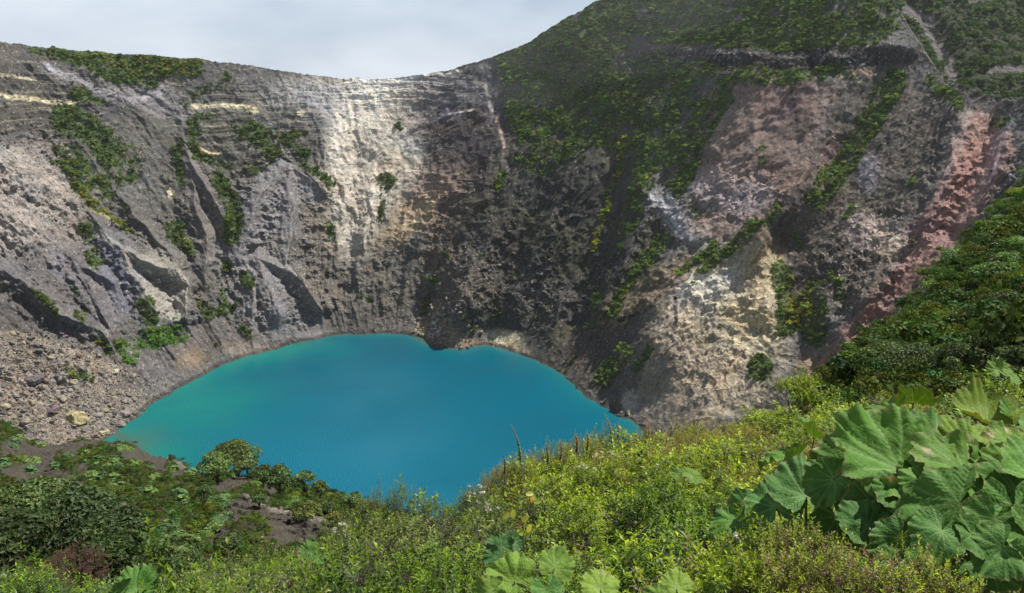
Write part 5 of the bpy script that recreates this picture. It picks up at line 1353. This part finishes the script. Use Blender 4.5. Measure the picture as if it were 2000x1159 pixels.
def leafy(seed, R=.60, Hh=1.05, ns=185, nleaf=10, ln=.098, lw=.20, length=.20, c0=(.085, .15, .018), c1=(.25, .36, .035), twigs=30, spread=1.05, stray=.15, dead=.0):
    r = np.random.default_rng(seed)
    sh = [shoot(r, nleaf, ln, lw, length, spread, c0, c1) for _ in range(6)]
    d = r.normal(size=(ns, 3)); d /= np.linalg.norm(d, axis=1, keepdims=True); d[:, 2] = np.abs(d[:, 2])
    lump = 1 + .45 * fbm(d[:, 0] * 2.0 + seed, d[:, 1] * 2.2, d[:, 2] * 2.2, seed=seed, o=3)
    q = r.uniform(.55, 1.0, ns) ** .5 * lump
    P = d * q[:, None] * [R, R, Hh * .8] + [0, 0, Hh * .12]
    P[:, 2] += (r.random(ns) < stray) * r.uniform(0, .18, ns)
    D_ = d * [1, 1, .6] + [0, 0, .75] + .3 * r.normal(size=(ns, 3))
    M = rotz_to(D_); s = r.uniform(.7, 1.2, ns); k = r.integers(0, 6, ns)
    Vs, Fs, Cs = [], [], []; off = 0
    depth = np.clip((q / lump.max()), 0, 1)
    tn = r.uniform(.72, 1.22, ns)
    for j in range(6):
        m = k == j; V, f, c = sh[j]; n = m.sum()
        W = np.einsum('nij,vj->nvi', M[m], V) * s[m][:, None, None] + (P[m] - D_[m] / np.linalg.norm(D_[m], axis=1, keepdims=True) * length * .5)[:, None]
        Vs.append(W.reshape(-1, 3)); Fs.append((f[None] + (np.arange(n) * len(V))[:, None, None]).reshape(-1, 3) + off); off += n * len(V)
        cc = c[None] * tn[m][:, None, None]
        if dead > 0:
            dm = r.random(n) < dead
            cc[dm] = cc[dm].mean(-1, keepdims=True) * np.array([1.25, .75, .5])
        Cs.append(cc.reshape(-1, 3))
    fol = (np.concatenate(Vs), np.concatenate(Fs), np.clip(np.concatenate(Cs), .004, .9))
    paths = []
    for i in r.choice(ns, min(twigs, ns), replace=False):
        b0 = np.array([P[i][0] * .15, P[i][1] * .15, -.1]); e = P[i]
        m_ = (b0 + e) / 2 + r.normal(size=3) * .06 * R + [e[0] * .15, e[1] * .15, -.05]
        paths.append((np.array([b0, m_, e * .98, e + D_[i] / np.linalg.norm(D_[i]) * length * .4]), np.array([.008, .005, .003, .0015])))
    return fol, tubes(paths, 4)

KINDS = {
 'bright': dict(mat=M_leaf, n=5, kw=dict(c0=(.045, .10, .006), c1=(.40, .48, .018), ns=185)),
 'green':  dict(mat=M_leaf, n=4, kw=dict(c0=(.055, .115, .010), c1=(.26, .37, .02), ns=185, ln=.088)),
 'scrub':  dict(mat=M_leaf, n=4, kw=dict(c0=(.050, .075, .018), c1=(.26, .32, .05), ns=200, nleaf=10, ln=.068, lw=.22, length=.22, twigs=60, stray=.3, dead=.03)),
 'reddish': dict(mat=M_leaf, n=4, kw=dict(c0=(.11, .10, .03), c1=(.42, .50, .04), ns=190, nleaf=11, ln=.085, lw=.17, dead=.22, twigs=40, stray=.25)),
 'rusty':  dict(mat=M_leaf, n=3, kw=dict(c0=(.08, .085, .010), c1=(.36, .32, .02), ns=260, nleaf=14, ln=.055, lw=.17, length=.22, dead=.08, stray=.3, spread=1.1)),
 'laurel': dict(mat=M_leaf, n=3, kw=dict(c0=(.03, .06, .014), c1=(.13, .19, .05), ns=380, nleaf=9, ln=.12, lw=.17, length=.16, twigs=50, R=.72, Hh=.95)),
 'purple': dict(mat=M_leaf, n=1, kw=dict(c0=(.07, .03, .022), c1=(.16, .06, .05), ns=520, nleaf=12, ln=.045, lw=.17, dead=.1)),
 'teal':   dict(mat=M_leaf, n=2, kw=dict(c0=(.055, .10, .03), c1=(.12, .20, .05), ns=380, nleaf=12, ln=.04, lw=.2)),
}
for si, (kn, kd) in enumerate(KINDS.items()):
    kd['me'] = []
    for i in range(kd['n']):
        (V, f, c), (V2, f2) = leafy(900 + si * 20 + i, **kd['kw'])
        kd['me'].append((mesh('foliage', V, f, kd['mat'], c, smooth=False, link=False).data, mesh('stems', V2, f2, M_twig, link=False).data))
WORDS = {'bright': 'bright yellow green leafy shrub', 'green': 'deep green leafy shrub', 'scrub': 'twiggy small leaved shrub', 'reddish': 'red tipped yellow green shrub',
         'rusty': 'rusty orange green feathery shrub', 'laurel': 'dark grey green broad leaved shrub', 'purple': 'dark purple red leaved shrub', 'teal': 'blue green small leaved shrub'}
placed = []
def shrub(kind, px, py, Y, s=1.0, hs=1.0, label=None, top=True):
    kd = KINDS[kind]
    p = at(px, py, Y); h = 1.02 * s * hs
    p = p - np.array([0, 0, h if top else 0])
    e = empty('leafy_shrub', p, random.random() * 6.28); e.scale = (s, s, s * hs)
    a, b_ = random.choice(kd['me'])
    for nm, d_ in (('foliage', a), ('stems', b_)):
        o = bpy.data.objects.new(nm, d_); col.objects.link(o); o.parent = e
    e['category'] = 'shrub'
    placed.append((e, kind, px, py, Y, label))
    if label: e['label'] = label
    return e
BIGL = [(1745, 898, 110, 75), (1835, 850, 70, 40), (1880, 930, 90, 60), (1862, 992, 85, 60), (1985, 930, 60, 120), (1790, 1020, 140, 95), (1600, 975, 100, 42), (1450, 1010, 60, 26), (1030, 1135, 100, 50), (1172, 1140, 48, 28), (1930, 820, 50, 30), (1900, 1080, 120, 60)]
def kind_for(px, py):
    q = random.random()
    e = np.interp(px, FE[:, 0], FE[:, 1])
    if px < 330: return 'laurel' if q < .7 else 'green'
    if px < 640: return 'scrub' if q < .45 else 'green' if q < .8 else 'teal'
    if px < 960 and py < 1065: return 'scrub' if q < .75 else 'green'
    if px < 940: return 'green' if q < .4 else 'bright' if q < .7 else 'scrub'
    if py < e + 38 and px < 1480: return 'rusty' if q < .75 else 'bright'
    if 1370 < px < 1900 and py > 1015: return 'reddish' if q < .7 else 'bright'
    if px > 1560 and py < 830: return 'bright' if q < .45 else 'green' if q < .8 else 'rusty'
    if px > 1300 and py < 900: return 'rusty' if q < .4 else 'bright'
    return 'bright' if q < .60 else 'green' if q < .86 else 'scrub'
# spread over the ground: rows in forward distance, steps across
Y = 4.55; row = 0
while Y < 27:
    step = .82 + .030 * Y
    x = -14.0 + random.random() * step
    while x < 22:
        # find the cover surface's picture point for this ground spot
        xx, yy = x + random.uniform(-.2, .2) * step, Y + random.uniform(-.25, .25) * step
        # march py so that fore_Y == yy
        py = np.linspace(690, 1330, 321)
        a = xx / yy
        b_ = (CYP - py) / F
        px = CXP + F * a * (CP + b_ * SP)
        d = np.abs(fore_Y(px, py) - yy)
        e = np.interp(px, FE[:, 0], FE[:, 1])
        d[py < e - 6] = 9
        j = int(np.argmin(d))
        if d[j] < .5:
            PXs, PYs = float(px[j]), float(py[j])
            if -90 < PXs < 2100 and PYs < 1290:
                ok = not any(((PXs - a_) / (w_ + 10)) ** 2 + ((PYs - b2 - 10) / (h_ + 18)) ** 2 < 1 for a_, b2, w_, h_ in BIGL)
                s = step / .78 * random.uniform(.85, 1.15)
                hv = random.uniform(.62, 1.3) / max(1, s ** .5)
                if random.random() < .18: x += step; continue
                if ok: shrub(kind_for(PXs, PYs), PXs, PYs + 8 / yy * 8 + (1 - hv) * .5 * F / yy, yy, s * random.choice((.6, .75, .9, 1.05, 1.3)), hv)
                else: shrub('green', PXs, PYs + .55 * F / yy, yy, s * .9, .5)
        x += step
    Y += step * .80; row += 1
# named shrubs
shrub('purple', 130, 1072, 15, 1.25, .8, 'dark purple red leaved shrub in the lower left corner')
shrub('purple', 75, 1112, 13, .9, .8, 'smaller dark red shrub below and left of the purple one')
shrub('green', 30, 1120, 10, 1.1, .9)
for px, py, Yn, s in [(1085, 862, 17, .8), (1140, 850, 18, .9), (1200, 832, 20, 1.0), (1262, 836, 22, 1.0), (1020, 888, 16, .8), (990, 905, 15.5, .7), (960, 950, 15, .6)]:
    shrub('rusty', px, py, Yn, s, 1.0)
for px, py, Yn, s in [(735, 962, 13, .8), (845, 968, 13.5, .6), (780, 950, 13, .55), (930, 950, 13.5, .8), (700, 985, 13, .7)]:
    shrub('scrub', px, py, Yn, s, 1.05)
for px, py, Yn, s_ in [(1480, 1030, 5.6, .62), (1555, 1025, 5.5, .6), (1625, 1045, 5.3, .6), (1520, 1075, 5.0, .6), (1600, 1085, 4.9, .55), (1680, 1090, 4.8, .55), (1780, 1072, 4.9, .45), (1840, 1090, 4.8, .5),
                     (1750, 1115, 4.6, .5), (1430, 1070, 5.1, .6), (1890, 1135, 4.6, .4)]:
    shrub('reddish' if px > 1500 else 'bright', px, py, Yn, s_, 1.1)
# labels: by kind and row
bands = [('at the bottom edge', 0, 6.2), ('in the second foreground row', 6.2, 8.8), ('in the mid thicket', 8.8, 13.0), ('in the rear thicket', 13.0, 18.5), ('on the thicket\'s far edge', 18.5, 99)]
for kn in KINDS:
    for bn, y0, y1 in bands:
        g_ = sorted([q for q in placed if q[1] == kn and q[5] is None and y0 <= q[4] < y1], key=lambda q: q[2])
        for i, q in enumerate(g_):
            place = 'the only one' if len(g_) == 1 else ('leftmost' if i == 0 else 'rightmost' if i == len(g_) - 1 else ORD[i] + ' from left')
            q[0]['label'] = '%s %s, %s' % (WORDS[kn], bn, place)
            q[0]['group'] = {'bright': 'yellow green foreground shrubs', 'green': 'deep green foreground shrubs'}.get(kn, WORDS[kn] + 's')
print('shrubs', len(placed))

# white flower heads on shrubs of their own
def flower_shrub(px, py, Yn, s, nf, label, spreadpx=30, kind='scrub', colr=(.75, .70, .62), fs=.022):
    e = shrub(kind, px, py, Yn, s, 1.0, label)
    r = np.random.default_rng(int(px + py))
    for i in range(nf):
        th = r.random() * 6.28; q = math.sqrt(r.random()) * spreadpx / F * Yn
        c_ = np.array([math.cos(th) * q, math.sin(th) * q, 0.0]); c_[2] = 1.0 * (1 - .35 * (q / (s * .62)) ** 2) + .02
        n = 26; d = r.normal(size=(n, 3)); d /= np.linalg.norm(d, axis=1, keepdims=True); d[:, 2] = np.abs(d[:, 2]) * .6
        V, f = quads(c_ * [1 / s, 1 / s, 1] + d * fs * 1.5 / s, d, np.full(n, fs * .5 / s), 1, .4, r)
        mesh('flower_head', V, f, M_flower, np.ones((len(V), 1)) * np.array(colr) * r.uniform(.8, 1.1), smooth=False, parent=e)
flower_shrub(928, 955, 12.5, .7, 9, 'shrub with white flower heads at the lake edge of the thicket', 40)
flower_shrub(952, 985, 11.5, .6, 6, 'second white flowered shrub just right of and below the first', 26)
flower_shrub(1185, 888, 15, .8, 9, 'shrub topped by a cluster of white and pinkish flower heads', 34, 'rusty', (.72, .60, .50))
flower_shrub(1145, 914, 13.5, .7, 6, 'shrub with scattered white blossoms below the flower cluster', 24, 'bright')
flower_shrub(1265, 886, 15.5, .7, 4, 'shrub with a few brownish white blossoms right of the flower cluster', 18, 'rusty', (.6, .42, .33))
flower_shrub(1300, 908, 13, .7, 5, 'shrub with small white blossoms beside two larger leaves', 24, 'bright')
flower_shrub(1438, 1046, 6.8, .5, 3, 'shrub with a bright white blossom left of the reddish shrubs', 9, 'reddish', (.85, .8, .75), .018)
flower_shrub(662, 1030, 12.0, .6, 7, 'twiggy shrub dotted with small white flowers above the lower thicket', 26, 'scrub')

# tall reddish brown flower spikes
def spike(px, ptop, pbase, Yn, lean, label, colr=(.20, .10, .035), wpx=9):
    b0 = at(px, pbase, Yn); t0 = at(px + lean, ptop, Yn)
    h = np.linalg.norm(t0 - b0); v_ = (t0 - b0)
    e = empty('flower_spike', b0)
    r = np.random.default_rng(int(px * 3))
    n = 520; t = r.random(n) ** .9; a = r.random(n) * 6.28
    w = wpx * .36 / F * Yn * (1 - t) ** .9 * (.8 + .35 * np.sin(t * 60)) + .004
    bend = np.array([math.copysign(1, -lean) * .06 * h, 0, 0])
    cl = v_[None] * t[:, None] + bend[None] * np.sin(t * 3.14)[:, None]
    d = np.stack([np.cos(a), np.sin(a), .6 + 0 * a], 1)
    V, f = blades(cl, d, np.tile([0, 0, 1.0], (n, 1)), w + .008, (w + .008) * .28, arch=.1)
    c = 1.9 * np.array(colr) * r.uniform(.5, 1.6, (n, 1)) * (1 + (t[:, None] < .5) * np.array([-.35, .5, 0]))
    tq = np.linspace(-.6, 1, 12)[:, None]
    V2, f2 = tubes([(v_[None] * tq + bend[None] * np.sin(np.clip(tq, 0, 1) * 3.14), np.linspace(.012, .003, 12))], 5)
    mesh('florets', V, f, M_spire, np.repeat(c, 5, 0), smooth=False, parent=e); mesh('stem', V2, f2, M_twig, parent=e)
    tag(e, label, 'flower spike', 'reddish flower spikes over the thicket')
spike(1016, 830, 900, 15.5, -18, 'tallest dark brown flower spike leaning over the lake', (.12, .085, .04), 16)
spike(1070, 868, 905, 16, -5, 'short brown flower spike right of the tallest one', (.17, .08, .03), 12)
spike(1094, 858, 900, 16.5, -1, 'slim rust red flower spike left of centre in the group', (.24, .07, .03), 10)
spike(1126, 846, 885, 17.5, -3, 'rust red broad flower spike near the middle of the group', (.22, .07, .03), 14)
spike(1146, 842, 880, 17.5, 0, 'rust red flower spike directly right of the broad one', (.24, .08, .035), 11)
spike(1194, 806, 858, 20, -14, 'tall orange brown flower spike leaning left above the thicket', (.22, .11, .03), 11)
spike(1207, 828, 856, 20, -2, 'short brown flower spike at the foot of the tall orange one', (.18, .09, .03), 9)
spike(1266, 815, 862, 22, -3, 'reddish flower spike farthest right, in front of the cliff foot', (.26, .09, .04), 12)
spike(953, 935, 965, 14.5, -8, 'small reddish flower spike low at the lake edge', (.2, .09, .05), 9)
spike(985, 890, 925, 15, -2, 'small dark flower spike left of the tallest one', (.12, .07, .03), 9)

# sprig with big oval yellow leaves
def yellow_sprig(px, pbase, ptop, Yn, label, spots):
    b0 = at(px, pbase, Yn); e = empty('yellow_leaf_sprig', b0)
    t0 = at(px, ptop, Yn) - b0
    V2, f2 = tubes([(np.linspace(0, 1, 8)[:, None] * t0[None], np.linspace(.011, .004, 8))], 6)
    mesh('stem', V2, f2, M_twig, parent=e)
    r = np.random.default_rng(int(px))
    for lx_, ly_, c in spots:
        c_ = at(lx_, ly_, Yn - .02) - b0
        th = np.linspace(0, 2 * np.pi, 17)[:-1]
        x_, y_ = np.cos(th), np.sin(th) * .62
        z_ = .25 * np.abs(y_)
        Vl = np.concatenate([[[0, 0, 0], ], np.stack([x_, y_, z_], 1)]) * .045
        nrm = np.array([r.normal() * .4, -.7, .6 + r.normal() * .2]); Bm = basis(nrm, r.uniform(0, 360))
        q = np.arange(16)
        f = np.stack([0 * q, 1 + q, 1 + (q + 1) % 16], 1)
        mesh('leaf', Vl @ Bm.T + c_, f, M_leaf, np.ones((17, 1)) * np.array(c), parent=e)
    tag(e, label, 'plant')
ye = (.40, .40, .05); yo = (.42, .18, .05)
yellow_sprig(1022, 1090, 1005, 6.9, 'upright sprig with oval yellow leaves above the pale leaves', [(989, 1007, ye), (1003, 1004, ye), (1026, 1014, ye), (1017, 1040, ye), (1033, 1032, ye), (1036, 1038, (.42, .48, .05)), (1018, 1022, yo)])
yellow_sprig(1036, 1050, 968, 7.6, 'smaller sprig with yellow and orange leaves above the first sprig', [(1031, 981, ye), (1041, 970, (.42, .46, .06)), (1036, 976, yo), (1049, 980, (.35, .42, .05)), (1034, 965, ye)])

# slender tree of yellow green leaves at the crater edge
e = empty('slender_tree', at(1548, 800, 24) - [0, 0, .3]); r = np.random.default_rng(77)
br, tips = [], []
for i in range(17):
    a = r.random() * 6.28; w = r.uniform(.2, 1.05)
    p1 = np.array([math.cos(a) * w * .35, math.sin(a) * w * .3, .45]); p2 = np.array([math.cos(a) * w, math.sin(a) * w * .8, r.uniform(.8, 1.2) * (1.15 - .25 * w)])
    br.append((np.array([[0, 0, -.4], p1 * [.4, .4, .6], p1, p2]), np.array([.03, .022, .016, .006]))); tips.append(p2)
V, f = tubes(br, 5); mesh('trunk', V, f, M_twig, parent=e)
P_, D__, C__ = [], [], []
sh = shoot(r, 16, .075, .28, .16, 1.1, (.12, .18, .02), (.36, .42, .03))
Vs, Fs, Cs = [], [], []; off = 0
for tp in tips:
    for j in range(34):
        q = tp + r.normal(size=3) * [.19, .19, .10]
        M = rotz_to((r.normal(size=(1, 3)) * .5 + [0, 0, 1.0]))[0]
        Vs.append(sh[0] @ M.T * r.uniform(.7, 1.1) + q); Fs.append(sh[1] + off); off += len(sh[0]); Cs.append(sh[2] * r.uniform(.7, 1.2))
mesh('crown', np.concatenate(Vs), np.concatenate(Fs), M_leaf, np.concatenate(Cs), smooth=False, parent=e)
tag(e, 'small yellow green tree with thin bare branches in front of the cliff foot', 'tree')

# grass stalks and dead twigs
def stalks(px, pbase, Yn, n, hpx, label, name='grass_tuft', cat='grass', colr=(.42, .36, .16), head=True, spread=.12, bendy=.5, th=.0018):
    b0 = at(px, pbase, Yn); e = empty(name, b0); r = np.random.default_rng(int(px + pbase))
    H0 = hpx / F * Yn; paths = []; hv = []
    for i in range(n):
        s0 = np.array([r.normal() * spread * .4, r.normal() * spread * .4, -.2]); l_ = np.array([r.normal() * bendy * H0, r.normal() * .3 * H0, H0 * r.uniform(.7, 1)])
        tq = np.linspace(0, 1, 8)[:, None]
        P_ = s0 + l_ * tq * [1, 1, 1] * np.concatenate([tq ** 1.6, tq ** 1.6, tq], 1) / np.maximum(tq, 1e-6) if False else s0 + l_ * np.concatenate([tq ** 1.8, tq ** 1.8, tq * (1.25 - .25 * tq)], 1)
        paths.append((P_, np.linspace(th * 1.4, th * .5, 8)))
        if head: hv.append((P_[-3:], np.array([.002, .006, .001])))
    V, f = tubes(paths, 4); m_ = mesh('stalks', V, f, M_twig if not head else M_straw, parent=e)
    if head:
        V, f = tubes(hv, 5); mesh('seed_heads', V, f, M_straw, parent=e)
    tag(e, label, cat)
M_straw = mat_plain('straw', (.42, .36, .18), noise=30)
stalks(1262, 1130, 5.6, 9, 70, 'tuft of pale seed bearing grass right of centre near the bottom')
stalks(1320, 1120, 5.8, 6, 60, 'thinner tuft of pale grass right of the first tuft')
stalks(1195, 1010, 8.5, 3, 60, spread=.004, label='single long straw stalks leaning across the green shrubs')
stalks(862, 1010, 12.5, 3, 60, spread=.004, label='thin upright grass stalks against the lake')
stalks(1412, 830, 16, 7, 50, 'bare upright twigs at the rear edge right of the flowers', 'bare_twigs', 'twigs', head=False, th=.004)
for i, (px, py, Yn, hp, lab) in enumerate([(745, 1070, 8.5, 70, 'tangle of grey dead twigs left of the lake view gap'), (870, 1030, 10, 60, 'tangle of dead twigs under the white flowered shrubs'),
                                       (700, 1110, 6.6, 70, 'dead grey twigs in the lower left thicket'), (560, 1120, 7.5, 60, 'dead twigs in the shrubs at lower left'),
                                       (1640, 870, 9.5, 60, 'pale bare twigs behind the largest leaf'), (960, 1050, 9.0, 60, 'dark dead twigs above the teal leaves'),
                                       (1470, 880, 13, 50, 'thin dead twigs left of the dark underlit leaves'), (885, 1012, 12.6, 36, 'fine bare twigs against the water at the thicket edge'),
                                       (1735, 790, 12, 50, 'pale twigs beside the dark backlit leaves')]):
    stalks(px, py, Yn, 22, hp, lab, 'dead_twigs', 'twigs', head=False, spread=.06, bendy=.9, th=.0028)

# ------------------------------------------------------------------ wisps of mist on the rim
mm_ = bpy.data.materials.new('mist'); mm_.use_nodes = True
t = mm_.node_tree; t.nodes.remove(t.nodes['Principled BSDF'])
pv = t.nodes.new('ShaderNodeVolumePrincipled'); pv.inputs['Density'].default_value = .0006
pv.inputs['Color'].default_value = (.97, .98, 1.0, 1)
t.links.new(pv.outputs[0], t.nodes['Material Output'].inputs['Volume'])
import bmesh
Vs, Fs = [], []; off = 0
r = np.random.default_rng(8)
for px, py, Yn, rx2, rz2, n in [(600, 190, 700, 55, 26, 4), (700, 190, 700, 50, 24, 3), (1010, 150, 690, 55, 26, 3), (1120, 110, 680, 60, 30, 4), (1230, 60, 670, 60, 30, 5), (1320, 15, 660, 60, 34, 5)]:
    for j in range(min(n, 3)):
        bm = bmesh.new(); bmesh.ops.create_icosphere(bm, subdivisions=3, radius=1)
        V = np.array([q.co[:] for q in bm.verts]); f = np.array([[q.index for q in w.verts] for w in bm.faces]); bm.free()
        V = V * (1 + .35 * fbm(V[:, 0] + j * 5 + px, V[:, 1], V[:, 2], seed=9, o=2))[:, None] * [rx2 * r.uniform(.6, 1.2), 34, rz2 * r.uniform(.5, 1.1)]
        V = V + at(px + r.normal() * 22, py + r.normal() * 16, Yn + r.normal() * 12)
        Vs.append(V); Fs.append(f + off); off += len(V)
tag(mesh('mist', np.concatenate(Vs), np.concatenate(Fs), mm_), 'thin white mist drifting over the far rim and shoulder', kind='stuff')

# ------------------------------------------------------------------ thin mountain air
hz_m = bpy.data.materials.new('air'); hz_m.use_nodes = True
t = hz_m.node_tree; t.nodes.remove(t.nodes['Principled BSDF'])
pv = t.nodes.new('ShaderNodeVolumePrincipled'); pv.inputs['Density'].default_value = .000035
pv.inputs['Color'].default_value = (.93, .96, 1.0, 1); pv.inputs['Anisotropy'].default_value = .2
t.links.new(pv.outputs[0], t.nodes['Material Output'].inputs['Volume'])
def finish_haze():
    lo = np.array([1e9] * 3); hi = -lo
    dg = [G, FG, SG, RG, QG, LP]
    for g_ in dg:
        q = g_.reshape(-1, 3); lo = np.minimum(lo, q.min(0)); hi = np.maximum(hi, q.max(0))
    lo -= [5, 5, 1]; hi += [5, 5, 8]
    V = np.array([[x, y, z] for x in (lo[0], hi[0]) for y in (lo[1], hi[1]) for z in (lo[2], hi[2])])
    f = np.array([[0, 1, 3, 2], [4, 6, 7, 5], [0, 4, 5, 1], [2, 3, 7, 6], [0, 2, 6, 4], [1, 5, 7, 3]])
    tag(mesh('haze', V, f, hz_m, smooth=False), 'thin blue mountain haze filling the crater', kind='stuff')
finish_haze()
